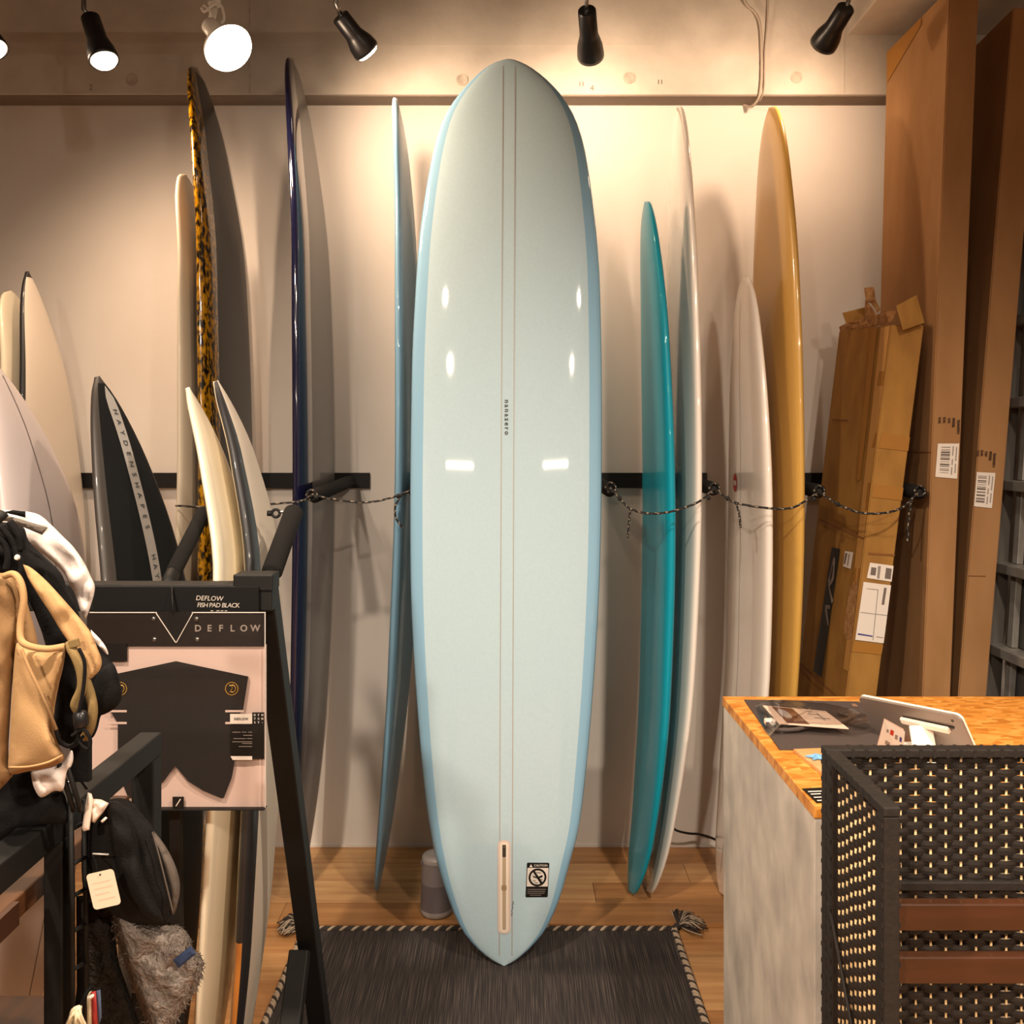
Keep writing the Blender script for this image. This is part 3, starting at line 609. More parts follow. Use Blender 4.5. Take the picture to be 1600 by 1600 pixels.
text('label_lettering', 'DEFLOW', 'ink', lb, P(376.8, 1123.2, 1.551), (1, 0, 0), (0, 0, 1), .0052, space=1.25, bold=.0002)
for i, w_ in enumerate(('DFM', 'TCH', 'SY-')):
    for j, ch in enumerate(w_): text('label_lettering', ch, 'white_ink', lb, P(398.2 + j * 5.9, 1117.2 + i * 5.8, 1.551), (1, 0, 0), (0, 0, 1), .0046, bold=.0002)
for a, b_, y in ((363, 376, 1144), (378, 385, 1144), (388, 394, 1144), (380, 394, 1149), (365, 384, 1154), (386, 394, 1154), (363, 394, 1159), (378, 394, 1161.6), (373, 394, 1166.4)):
    quad('label_small_print', pj([(a, y - .5), (b_, y - .5), (b_, y + .5), (a, y + .5)], 1.5511), 'grey_ink', lb)
quad('label_band', pj([(360, 1181.5), (394, 1181.5), (394, 1187.5), (363.5, 1187.5)], 1.5512), 'label_paper', lb)
bx = box('bottom_tab', P(278.5, 1253.5, 1.554), (.0195, .002, .0195), 'black_ink', pk, bev=.0006)
MB().bar(P(275, 1259.5, 1.5522), P(282, 1248.5, 1.5522), .0016, .0006, (0, 1, 0)).build('slash', 'white_ink', bx)
box2('dark_tab', P(150, 1033, 1.5562), P(198, 1006, 1.5535), 'black_card', pk)
box2('clear_cover', P(140, 1262, 1.5482), P(415, 957, 1.5478), 'clear_plastic', pk)
MB().bar(P(140, 1262.5, 1.557), P(415, 1262.5, 1.557), .018, .0018, (0, 0, 1)).build('bottom_edge', 'black_steel', pk)
MB().tube([P(268, 925, 1.582), P(268, 918, 1.572), P(270, 960, 1.553)], .002, 8).build('hanger', 'black_steel', pk, True)

# ------------------------------------------------------------------ left foreground: garment rack with hats
gr = empty('clothing_rack', (-.5, .95, 0), 'black square tube rack with dark wooden shelves in the left foreground', 'rack')
XT = -.484
box2('rail', (XT - .03, .45, 1.053), (XT, 1.239, 1.083), 'black_steel', gr, bev=.002)
box2('post', (XT - .03, 1.209, 0), (XT, 1.239, 1.0528), 'black_steel', gr, bev=.002)
box2('post', (XT - .021, .965, 0), (XT, .99, 1.0528), 'black_steel', gr, bev=.002)
box2('shelf', (-1.2, .5, .985), (XT - .03, 1.205, 1.009), 'dark_wood', gr, bev=.002)
box2('shelf_edge', (XT - .0299, .5, .985), (XT - .024, .924, 1.009), 'dark_wood_edge', gr)
box2('shelf', (-1.2, .5, .715), (XT - .031, 1.205, .74), 'dark_wood', gr, bev=.002)
for x in (-1.2,):
    for y in (.5, 1.165): box2('post', (x - .03, y, 0), (x, y + .03, 1.4), 'black_steel', gr, bev=.002)
box2('hat_post', (-.62, .84, 1.0095), (-.6, .86, 1.45), 'black_steel', gr, bev=.002)
MB().tube([(-.62, .85, 1.405), (-.49, .85, 1.406), (-.482, .85, 1.415)], .005, 8).build('hook', 'black_steel', gr, True)
for i, x in enumerate((110, 131)):
    MB().tube([P(x, 1240 + i * 10, .93 + i * .03), P(x + 3, 1400, .93 + i * .03), P(x + 3, 1760, .93 + i * .03)], .0028, 6).build('grid_wire', 'black_steel', gr, True)
for z_ in (1290, 1345, 1395, 1450, 1510):
    MB().tube([P(112, z_ + 6, .93), P(134, z_ - 6, .96)], .0022, 6).build('grid_wire', 'black_steel', gr, True)
for x in (93, 104):
    MB().tube([P(x, 1195, .90), P(x + 20, 1258, .915), P(x + 22, 1266, .922)], .0026, 8).build('grid_hook', 'black_steel', gr, True)
MB().tube([P(99, 1227, .905), P(121, 1212, .925), P(136, 1232, .94)], .0016, 6).build('grid_wire', 'steel', gr, True)

hat = empty('sun_hat', P(70, 1050, .86), 'tan cotton hat with stitched hem and khaki chin cords hanging in the left foreground', 'hat')
tilt = lambda x, y: .86 - (x - 60) * .00035
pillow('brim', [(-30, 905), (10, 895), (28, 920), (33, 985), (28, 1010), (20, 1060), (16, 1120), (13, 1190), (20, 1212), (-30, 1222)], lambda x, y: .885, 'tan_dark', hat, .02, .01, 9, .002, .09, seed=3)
crown = pillow('crown', [(30, 1004), (45, 1013), (70, 1017), (100, 1013), (99, 1040), (92, 1070), (86, 1105), (84, 1140), (92, 1165), (101, 1185), (80, 1198), (45, 1205), (14, 1207), (15, 1160), (17, 1110), (20, 1060), (24, 1010)], tilt, 'tan_cloth', hat, .016, .016, 7, .0028, .06, seed=1, soft=16)
MB().tube(smoothline([P(7, 900, .85), P(22, 897, .846), P(33, 912, .842), (P(37, 940, .84)), P(32, 975, .838), P(33, 1000, .834), P(48, 1010, .83), P(75, 1014, .828), P(101, 1010, .832)], 5), .0032, 8).build('binding', 'tan_cloth', hat, True)
MB().tube(smoothline([P(34, 1015, .826), P(46, 1045, .816), P(63, 1080, .81), P(78, 1115, .813), P(92, 1150, .83)], 5), .0016, 6).build('seam', 'tan_dark', hat, True)
MB().tube(smoothline([P(14, 1199, .825), P(45, 1198, .812), P(75, 1191, .81), P(98, 1180, .825)], 5), .0011, 6).build('hem_stitch', 'tan_cloth', hat, True)
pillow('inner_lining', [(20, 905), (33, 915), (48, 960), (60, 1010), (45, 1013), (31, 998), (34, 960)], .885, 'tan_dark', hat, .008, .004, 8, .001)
pillow('side_flap', [(36, 882), (50, 888), (75, 910), (105, 943), (130, 972), (143, 990), (152, 1012), (159, 1032), (155, 1048), (140, 1062), (131, 1063), (125, 1040), (108, 1005), (95, 985), (80, 960), (60, 930), (46, 908)], lambda x, y: .862 - (y - 880) * .00012, 'tan_cloth', hat, .006, .004, 6, .0022, .09, soft=6, seed=5)
box('loop_tab', P(116, 1005, .832), (.0095, .004, .0078), 'khaki', hat, bev=.001, rot=Matrix.Rotation(R(-15), 3, 'Y'))
MB().tube(smoothline([P(106, 1005, .838), P(118, 1025, .832), P(127, 1050, .83), P(128, 1075, .83), P(118, 1100, .832), P(121, 1115, .835)], 6), [.0036, .004] + [.0046] * 24 + [.004, .0035, .003, .003, .003], 8).build('chin_strap', 'khaki', hat, True)
MB().tube(smoothline([P(133, 1062, .84), P(141, 1085, .836), P(145, 1110, .834), P(141, 1135, .836), P(133, 1152, .842)], 6), .0045, 8).build('chin_strap', 'khaki', hat, True)
for pts in ([(123, 1013), (132, 1035), (131, 1070), (125, 1105), (118, 1130), (125, 1160), (138, 1170), (141, 1155), (130, 1140), (112, 1150)], [(66, 1085), (80, 1120), (88, 1140), (95, 1158), (110, 1165), (122, 1150), (116, 1120)], [(88, 1142), (98, 1163), (116, 1166), (130, 1150)]):
    MB().tube(smoothline([P(x, y, .825 - .004 * i / 10) for i, (x, y) in enumerate(pts)], 5), .0016, 6).build('cord', 'black_cloth', hat, True)
MB().lathe([(0, .005), (.002, .0065), (.012, .0065), (.014, .005)], P(125, 1112, .825), (.1, 0, -1), 12).build('cord_lock', 'lamp_black', hat, True)

bh = empty('sun_hat', P(110, 1000, .93), 'black cloth hat hanging between the tan hat and the crumpled white one', 'hat')
pillow('crown', [(0, 815), (35, 822), (45, 845), (70, 870), (95, 895), (105, 920), (118, 945), (130, 975), (160, 1020), (178, 1038), (184, 1060), (190, 1085), (186, 1100), (170, 1112), (158, 1118), (152, 1140), (142, 1155), (118, 1160), (95, 1165), (84, 1140), (82, 1050), (40, 930), (-20, 900), (-20, 830)], lambda x, y: .955, 'black_cloth', bh, .02, .012, 9, .003, .07, seed=2, soft=22)
pillow('brim', [(152, 1050), (176, 1036), (188, 1068), (190, 1088), (178, 1108), (150, 1118), (141, 1090)], .905, 'black_cloth', bh, .012, .008, 7, .001)
box2('strap_end', P(115, 1218, .925), P(139, 1160, .917), 'black_cloth', bh, bev=.001)
for pts in ([(2, 822), (18, 842), (28, 862), (36, 885), (30, 905)], [(-5, 838), (8, 850), (14, 870), (10, 890)], [(15, 815), (30, 838), (33, 860)]):
    MB().tube(smoothline([P(x, y, .89) for x, y in pts], 5), .004, 8).build('cord', 'black_cloth', bh, True)
pillow('lower_cloth', [(-20, 1210), (50, 1205), (65, 1240), (98, 1236), (106, 1284), (75, 1288), (20, 1300), (-20, 1325)], .935, 'black_cloth', bh, .01, .004, 7, .0015, .1, soft=8)
MB().lathe([(-.002, .002), (0, .003), (.002, .002)], P(27, 871, .88), (0, -1, 0), 10).build('bead', 'white_ink', bh, True)

wh = empty('sun_hat', P(100, 880, .96), 'crumpled white hat hanging behind the black and tan hats', 'hat')
pillow('crown', [(-20, 798), (10, 797), (40, 799), (62, 805), (80, 820), (98, 838), (115, 855), (132, 880), (143, 903), (148, 915), (147, 928), (143, 942), (137, 960), (132, 968), (126, 955), (118, 930), (108, 912), (98, 893), (75, 872), (50, 855), (20, 840), (-20, 830)], lambda x, y: 1.02, 'white_cloth', wh, .014, .007, 5, .0028, .12, seed=4, soft=9)
pillow('brim', [(142, 984), (156, 998), (166, 1012), (169, 1023), (160, 1016), (150, 1004), (143, 992)], .945, 'white_cloth', wh, .006, .003, 5, soft=8)
pillow('hem', [(48, 1207), (86, 1198), (100, 1190), (112, 1172), (114, 1190), (104, 1212), (98, 1235), (84, 1236), (64, 1246), (52, 1228)], .905, 'white_cloth', wh, .01, .005, 6, .002, .15, seed=6, soft=10)
stp_ = empty('strap', P(30, 815, .85), 'flat grey webbing strap end lying over the white hat', 'strap')
pillow('webbing', [(-30, 800), (0, 803), (22, 808), (45, 815), (75, 824), (66, 836), (42, 826), (15, 815), (-30, 812)], .915, 'grey_strap', stp_, .004, .001, 6, soft=4, curve=False, smooth=False)
pillow('webbing_loop', [(5, 800), (20, 797), (40, 799), (40, 809), (28, 806), (15, 803)], .925, 'black_cloth', stp_, .003, .001, 5, soft=4, curve=False)

nh = empty('neoprene_hat', P(210, 1340, .98), 'black mesh hat with white size clip hanging on the wire hooks at left', 'hat')
pillow('crown', [(166, 1250), (185, 1247), (205, 1252), (222, 1272), (240, 1295), (254, 1330), (268, 1375), (274, 1400), (268, 1425), (262, 1445), (230, 1445), (200, 1440), (170, 1425), (134, 1400), (127, 1345), (130, 1290), (147, 1262)], .995, 'black_mesh', nh, .03, .03, 9, .003, .06, seed=8, soft=35)
pillow('side_panel', [(228, 1287), (246, 1305), (262, 1328), (275, 1355), (281, 1382), (279, 1405), (272, 1428), (266, 1420), (258, 1380), (245, 1335)], .985, 'brown_grey', nh, .012, .006, 7, soft=12)
pillow('front_fold', [(160, 1255), (185, 1252), (205, 1275), (215, 1310), (222, 1350), (240, 1400), (255, 1440), (225, 1430), (195, 1395), (180, 1350), (170, 1300)], .955, 'black_mesh', nh, .02, .014, 8, .003, .09, seed=9, soft=14)
MB().tube(smoothline([P(238, 1300, .952), P(248, 1335, .95), P(258, 1375, .951), P(271, 1428, .957)], 5), .0008, 6).build('piping', 'grey_strap', nh, True)
pillow('size_clip', [(137, 1238), (143, 1240), (146, 1250), (140, 1297), (130, 1299), (128, 1294)], .93, 'plastic_white', nh, .004, .003, 4, curve=False, soft=3)
pillow('size_clip', [(145, 1248), (158, 1249), (170, 1255), (162, 1268), (148, 1286), (143, 1284), (141, 1266)], .935, 'plastic_white', nh, .006, .004, 4, .002, .4, soft=6, curve=False)
pillow('size_clip', [(157, 1283), (165, 1276), (168, 1278), (160, 1286)], .93, 'plastic_white', nh, .003, .001, 3, soft=3, curve=False)
MB().tube([P(145, 1334, .935), P(170, 1335, .935)], .0009, 6).build('tag_pin', 'white_ink', nh, True)
MB().tube(smoothline([P(144, 1335, .935), P(149, 1346, .93), P(152, 1362, .925)], 4), .0009, 6).build('tag_string', 'black_cloth', nh, True)
tg = empty('price_tag', P(162, 1390, .92), 'white rounded paper tag hanging in front of the dark hats at left', 'tag')
import cmath
tp = [(162 + (x - 162) * math.cos(R(-13)) - (y - 1390) * math.sin(R(-13)), 1390 + (x - 162) * math.sin(R(-13)) + (y - 1390) * math.cos(R(-13))) for x, y in rrect(140, 1361, 184, 1418, 6)]
n = len(tp); tv = [P(x, y, .915) for x, y in tp] + [P(x, y, .9165) for x, y in tp]
pp = obj('paper', tv, [list(range(n)), [i + n for i in range(n)][::-1]] + [[i, i + n, (i + 1) % n + n, (i + 1) % n] for i in range(n)], 'tag_paper', tg)
rt = lambda x, y: P(162 + (x - 162) * math.cos(R(-13)) - (y - 1390) * math.sin(R(-13)), 1390 + (x - 162) * math.sin(R(-13)) + (y - 1390) * math.cos(R(-13)), .9146)
for y, a, b_ in ((1377, 147, 176), (1386, 147, 178), (1395, 147, 170), (1404, 149, 178)):
    quad('faint_print', [rt(a, y), rt(b_, y), rt(b_, y + 1.2), rt(a, y + 1.2)], 'card_pink', pp)
MB().lathe([(0, .001), (.0004, .001)], rt(162, 1366), (0, -1, 0), 10).build('eyelet', 'ink', pp)

fh = empty('fleece_hat', P(240, 1500, .97), 'fluffy grey fleece hat with a small navy tab at lower left', 'hat')
fo = [(182, 1408), (205, 1430), (225, 1440), (258, 1446), (280, 1447), (295, 1462), (300, 1480), (312, 1492), (317, 1505), (313, 1530), (302, 1550), (290, 1570), (275, 1595), (262, 1615), (235, 1620), (222, 1580), (205, 1535), (190, 1490), (178, 1445)]
fp = pillow('fleece', fo, 1.035, 'fleece', fh, .035, .03, 8, .004, .1, seed=11, soft=25)
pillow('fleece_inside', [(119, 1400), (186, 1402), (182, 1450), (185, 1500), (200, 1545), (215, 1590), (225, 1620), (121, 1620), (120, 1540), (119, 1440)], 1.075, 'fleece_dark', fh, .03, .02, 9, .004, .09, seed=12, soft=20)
pillow('tab', [(270, 1500), (298, 1478), (307, 1490), (279, 1513)], .975, 'navy_tab', fh, .003, .001, 6, soft=4, curve=False, smooth=False)
tuft = MB(); rr = random.Random(5)
gp = fp.data; base = WL[fp.name]
for poly in gp.polygons:
    c = poly.center + base
    if poly.normal.y < .55:
        for _ in range(3):
            vsx = [gp.vertices[i].co + base for i in poly.vertices]; w_ = [rr.random() for _ in vsx]; sm = sum(w_)
            p0 = sum((v * (x / sm) for v, x in zip(vsx, w_)), Vector())
            d = Vector((rr.uniform(-1, 1), -abs(rr.gauss(.5, .3)) if poly.normal.y < 0 else rr.gauss(0, .3), rr.uniform(-1.1, .5))).normalized() * rr.uniform(.004, .008); s_ = Vector((d.z, 0, -d.x)).normalized() * .0009
            tuft.add([p0 - s_, p0 + s_, p0 + d], [[0, 1, 2]])
tuft.build('fleece_pile', 'fleece', fh, kind='stuff')
ch = empty('key_charm', P(140, 1570, .93), 'small striped cloth charm with cream tassels hanging low at left', 'charm')
pillow('cream_stripe', [(136, 1552), (143, 1548), (145, 1600), (136, 1612)], .93, 'cream_cloth', ch, .004, .001, 5, soft=4, curve=False)
pillow('red_stripe', [(142, 1550), (150, 1548), (153, 1600), (144, 1612)], .928, 'red_cloth', ch, .006, .002, 5, soft=4, curve=False)
pillow('blue_stripe', [(150, 1548), (157, 1546), (159, 1590), (153, 1605)], .93, 'blue_cloth', ch, .004, .001, 5, soft=4, curve=False)
for i in range(16):
    a = rr.uniform(-1, 1); q = (118 + a * 7 + rr.uniform(-3, 3), 1580 + rr.uniform(-4, 12))
    MB().tube(smoothline([P(127, 1572, .925), P(*q, .92 + rr.uniform(-.006, .006)), P(q[0] + a * 10, q[1] + rr.uniform(14, 26), .92)], 4), .0016, 5).build('tassel_strand', 'cream_cloth', ch, True)
pillow('clasp', [(137, 1558), (145, 1553), (147, 1557), (138, 1565)], .922, 'plastic_white', ch, .004, .002, 3, soft=3)
MB().tube([P(143, 1540, .93), P(135, 1552, .925), P(126, 1574, .925)], .002, 6).build('cord', 'black_cloth', ch, True)

# ------------------------------------------------------------------ cartons at the right
def slab(par, name, cor_near_l, cor_near_r, cor_far_l, cor_far_r, m):
    """carton from 4 bottom + 4 top points: order near-left, near-right, far-right, far-left"""
def carton(label, bot, top, m, name='carton'):
    bot = [Vector(p) for p in bot]; top = [Vector(p) for p in top]
    par = empty(name, sum(bot, Vector()) / 4, label, 'box')
    vs = bot + top; fs = [[3, 2, 1, 0], [4, 5, 6, 7]] + [[i, (i + 1) % 4, 4 + (i + 1) % 4, 4 + i] for i in range(4)]
    bm = bmesh.new(); bv = [bm.verts.new(v) for v in vs]; [bm.faces.new([bv[i] for i in f]) for f in fs]; bmesh.ops.bevel(bm, geom=bm.edges[:], offset=.003, segments=2, affect='EDGES')
    bm.verts.index_update(); v2 = [v.co.copy() for v in bm.verts]; f2 = [[v.index for v in f.verts] for f in bm.faces]; bm.free()
    body = obj('carton_body', v2, f2, m, par)
    def face(i, j, lift=.0015):
        """bilinear map on the side from corner i to corner j; (u along i->j, v bottom->top)"""
        nrm = (bot[j] - bot[i]).cross(top[i] - bot[i]).normalized(); c = sum(bot + top, Vector()) / 8
        if (bot[i] - c).dot(nrm) < 0: nrm = -nrm
        return lambda u, v, l=lift: (bot[i] * (1 - u) + bot[j] * u) * (1 - v) + (top[i] * (1 - u) + top[j] * u) * v + nrm * l
    return par, body, face
def fuv(fn, px, py):                    # photo pixel -> (u, v) on a carton side
    u, v = .5, .5
    pr = lambda q: (800 + q.x / q.y * F, HY + (H0 - q.z) / q.y * F)
    for _ in range(12):
        a = pr(fn(u, v)); e = 1e-3; du = pr(fn(u + e, v)); dv = pr(fn(u, v + e))
        j00, j10, j01, j11 = (du[0] - a[0]) / e, (du[1] - a[1]) / e, (dv[0] - a[0]) / e, (dv[1] - a[1]) / e
        det = j00 * j11 - j01 * j10; rx, ry = px - a[0], py - a[1]
        u += (rx * j11 - j01 * ry) / det; v += (j00 * ry - j10 * rx) / det
    return u, v
def patch(name, fn, pts, m, par, lift):
    q = [fuv(fn, *p) for p in pts]; vs = [fn(min(max(u, .004), .996), min(max(v, .002), .998), lift) for u, v in q]
    return obj(name, vs, [list(range(len(vs)))], m, par)
def ftext(name, fn, s, px, py, right, m, par, size, lift=.003, **k):
    """lettering on a carton side: size and directions measured in photo px"""
    r = Vector(right).normalized(); up = Vector((r.y, -r.x))
    def f2(x, y): q = fuv(fn, px + r.x * x + up.x * y, py + r.y * x + up.y * y); return fn(q[0], q[1], lift)
    return text(name, s, m, par, (0, 0, 0), (1, 0, 0), (0, 0, 1), size, fn=f2, **k)
# tall carton leaning by the mustard board
nl_t, nr_t = P(1484, -20, 2.70), P(1530, -20, 2.70); nl_b, nr_b = P(1427, 1455, 2.70), P(1470, 1455, 2.70)
for q in (nl_b, nr_b): q.z = .014
fl_t = Vector((P(1386, 68, 3.14).x, 3.14, nl_t.z)); fr_t = fl_t + Vector((.088, .0, 0)); fl_b = Vector((fl_t.x - .075, 3.14, .014)); fr_b = fl_b + Vector((.085, 0, 0))
parP, bodP, faceP = carton('tall brown carton leaning in the right corner, nearest the mustard longboard', [nl_b, nr_b, fr_b, fl_b], [nl_t, nr_t, fr_t, fl_t], 'cardboard')
fn = faceP(0, 1); lf = faceP(3, 0)
def barcode_label(fn, c, par, sl):
    lab = patch('shipping_label', fn, c, 'label_paper', par, .003)
    q = [fuv(fn, *p) for p in c]
    def uv(a, b_): 
        t = [q[0][i] * (1 - a) + q[1][i] * a for i in (0, 1)]; d = [q[3][i] * (1 - a) + q[2][i] * a for i in (0, 1)]
        return [t[i] * (1 - b_) + d[i] * b_ for i in (0, 1)]
    rr_ = random.Random(sl); y = .1
    while y < .88:
        h = rr_.choice((.012, .02, .035, .05)); 
        pts = [fn(*uv(a, b_), .0036) for a, b_ in ((.17, y), (.6, y), (.6, y + h), (.17, y + h))]; obj('bar', pts, [[0, 1, 2, 3]], 'barcode', lab); y += h + rr_.choice((.012, .02, .05))
    for a, y0, y1 in ((.7, .08, .35), (.7, .45, .62), (.7, .68, .9), (.86, .1, .5), (.86, .58, .85)):
        pts = [fn(*uv(u_, b_), .0036) for u_, b_ in ((a, y0), (a + .05, y0), (a + .05, y1), (a, y1))]; obj('label_text', pts, [[0, 1, 2, 3]], 'grey_ink', lab)
barcode_label(fn, [(1465, 693), (1498.5, 693), (1495, 748), (1461, 745)], parP, 1)
for k_, (x, h) in enumerate(((1471.5, 7), (1479, 6), (1486.5, 7), (1493.5, 14), (1501, 27))):
    ftext('printed_mark', fn, ('N.W.', 'G.W.', 'C/N', 'MODEL', 'QUANTITY')[k_], x - 4, 653.5 + h / 2, (-.06, 1), 'card_ink', parP, 5.2, bold=.25, sx=.85)
patch('fold_crease', fn, [(1464, 711), (1503, 713), (1503, 714.2), (1464, 712.2)], 'card_crease', parP, .0022)
patch('fold_crease', lf, [(1420, 703.5), (1463, 706), (1463, 708), (1420, 705.5)], 'card_crease', parP, .0022)
patch('tape', lf, [(1386, 74), (1440, 12), (1440, 38), (1386, 130)], 'tape', parP, .0024)
# second tall carton, further right
nl_t, nr_t = P(1583, 12, 2.75), P(1650, 12, 2.75); nl_b = P(1478, 1330, 2.75)
k_ = (nl_t.x - nl_b.x) / (nl_t.z - nl_b.z); nl_b = Vector((nl_t.x - k_ * (nl_t.z - .014), 2.75, .014)); nr_b = nl_b + Vector((.085, 0, 0)); nr_t = nl_t + Vector((.09, 0, 0))
off = Vector((.03, .42, 0)); fl_b, fr_b, fl_t, fr_t = nl_b + off, nr_b + off, nl_t + off, nr_t + off
parQ, bodQ, faceQ = carton('second tall brown carton at the far right, beside the aluminium frame', [nl_b, nr_b, fr_b, fl_b], [nl_t, nr_t, fr_t, fl_t], 'cardboard')
fq = faceQ(0, 1)
barcode_label(fq, [(1523, 737.5), (1555, 739), (1549.5, 794), (1518, 791)], parQ, 2)
for k_, (x, h) in enumerate(((1527.5, 7), (1534, 6), (1541, 8), (1548, 15), (1554, 28))):
    ftext('printed_mark', fq, ('N.W.', 'G.W.', 'C/N', 'MODEL', 'QUANTITY')[k_], x - k_ * .3, 705 + h / 2, (-.1, 1), 'card_ink', parQ, 5.2, bold=.25, sx=.85)
patch('fold_crease', fq, [(1504, 899), (1540, 899.5), (1540, 900.8), (1504, 900.3)], 'card_crease', parQ, .0022)
# torn, taped carton
nl_t, nr_t = P(1392, 508, 2.72), P(1444, 502, 2.72); nr_t.z = nl_t.z
dv = Vector((P(1322, 1085, 2.72).x - nl_t.x, 0, P(1322, 1085, 2.72).z - nl_t.z)); k_ = (nl_t.z - .014) / -dv.z
nl_b = nl_t + dv * k_; dv2 = Vector((P(1370, 1085, 2.72).x - nr_t.x, 0, P(1370, 1085, 2.72).z - nr_t.z)); nr_b = nr_t + dv2 * k_; nl_b.z = nr_b.z = .014
fl_t = P(1311, 512, 3.1); fl_t.z = nl_t.z + .03; fl_b = Vector((nl_b.x - .015, 3.1, .014)); fr_b = fl_b + (nr_b - nl_b); fr_t = fl_t + (nr_t - nl_t)
parT, bodT, faceT = carton('worn taped carton with torn open top leaning between the pegs at right', [nl_b, nr_b, fr_b, fl_b], [nl_t, nr_t, fr_t, fl_t], 'cardboard_old')
fr2 = faceT(0, 1); lf2 = faceT(3, 0)
fw = pillow('torn_flap', [(1400, 478), (1432, 461), (1445, 504), (1411, 516)], lambda x, y: 2.69, 'cardboard_old', parT, .006, 0, 10, smooth=False, curve=False, soft=3)
pillow('torn_flap', [(1350, 450), (1365, 448), (1369, 470), (1376, 484), (1371, 489), (1361, 474), (1353, 472)], 2.92, 'cardboard_torn', parT, .006, .003, 7, .002, .3, smooth=False, curve=False, soft=4)
pillow('torn_flap', [(1316, 489), (1352, 480), (1360, 500), (1322, 505)], 3.0, 'cardboard_old', parT, .005, 0, 9, smooth=False, curve=False, soft=3)
pillow('torn_edge', [(1311, 511), (1322, 505), (1350, 497), (1352, 468), (1362, 480), (1370, 492), (1385, 484), (1400, 487), (1393, 502), (1370, 510), (1340, 516), (1313, 520)], lambda x, y: 2.74 + (1392 - x) * .0045, 'cardboard_torn', parT, .006, .003, 6, .002, .3, smooth=False, curve=False, soft=4)
patch('logo_panel', lf2, [(1300, 855), (1313, 858), (1284, 1059), (1271, 1048)], 'black_ink', parT, .0026)
for pts in ([(1303, 871), (1306, 872), (1303.5, 905), (1300.5, 912), (1296, 918), (1294.5, 906), (1298, 895)], [(1294.5, 913), (1297, 917), (1303, 939), (1300, 943)], [(1290.5, 945), (1298, 946), (1297.5, 952), (1293, 951), (1296, 975), (1294, 979), (1290, 955)]):
    patch('logo_letter', lf2, pts, 'grey_ink', parT, .0034)
patch('logo_letter', lf2, [(1302.5, 882), (1303.5, 884), (1301, 901), (1298.5, 908), (1297.5, 905)], 'black_ink', parT, .004)
def small_label(fn, c, par, bars, nm='label_paper'):
    lab = patch('shipping_label', fn, c, nm, par, .003)
    for b_ in bars: patch('print', fn, b_[0], b_[1], lab, .0038)
small_label(lf2, [(1321, 861), (1334, 863), (1330, 889), (1318, 885)], parT, [([(1322, 864), (1325, 864.5), (1321.5, 882), (1319.5, 881)], 'barcode'), ([(1327, 866), (1329, 866), (1326, 884), (1324.5, 884)], 'grey_ink')])
small_label(fr2, [(1359, 879), (1397, 884), (1393, 909), (1354, 903)], parT, [([(1361, 886), (1369, 887), (1367.5, 899), (1359.5, 898)], 'barcode'), ([(1384, 887), (1393, 888.5), (1391, 905), (1382, 903.5)], 'barcode'), ([(1371.5, 884), (1376, 884.5), (1373.5, 904), (1370, 903.5)], 'grey_ink')])
small_label(fr2, [(1349, 909), (1396, 914.5), (1382, 1005), (1336, 999.5)], parT, [([(1354, 919), (1372, 921), (1371.8, 922), (1354, 920)], 'grey_ink'), ([(1381, 918), (1385, 918.5), (1381, 945), (1377, 944.5)], 'barcode'), ([(1371, 921), (1372, 921), (1364, 1000), (1363, 1000)], 'grey_ink'),
             ([(1344, 956), (1386, 961), (1385.8, 962), (1344, 957)], 'grey_ink'), ([(1340, 989), (1363, 993), (1363, 995), (1340, 991.5)], 'blue_ink'), ([(1369, 994), (1380, 996), (1380, 997), (1369, 995.4)], 'grey_ink')])
for c, f_ in (([(1374, 580), (1386, 580), (1382, 603), (1370, 603)], lf2), ([(1368, 677), (1380, 677), (1371, 700), (1362, 700)], lf2), ([(1378, 676), (1425, 683), (1421, 705), (1373, 700)], fr2), ([(1352, 755), (1370, 756), (1361, 800), (1346, 798)], lf2), ([(1366, 756), (1414, 762), (1412, 782), (1362, 777)], fr2), ([(1362, 505), (1372, 506), (1345, 750), (1339, 750)], lf2), ([(1336, 887), (1349, 890), (1344, 915), (1332, 908)], lf2), ([(1334, 1002), (1380, 1008), (1377, 1023), (1330, 1018)], fr2)):
    patch('tape', f_, c, 'tape', parT, .0022)
for c, f_ in (([(1300, 655), (1326, 656), (1326, 658), (1300, 657)], lf2), ([(1281, 810), (1358, 843), (1357, 846), (1280, 814)], lf2), ([(1357, 863), (1399, 866), (1399, 869), (1357, 866)], fr2), ([(1247, 1033), (1306, 1085), (1304, 1087), (1245, 1036)], lf2)):
    patch('fold_crease', f_, c, 'card_crease', parT, .0025)
patch('tape', lf2, [(1377, 507), (1391, 509), (1327, 1050), (1318, 1045)], 'tape_highlight', parT, .0021)  # edge tape with its shiny reflection painted in as lighter colour
patch('torn_paper', lf2, [(1328, 920), (1342, 905), (1348, 920), (1337, 985), (1331, 998), (1323, 1000), (1318, 985)], 'cardboard_torn', parT, .0028)

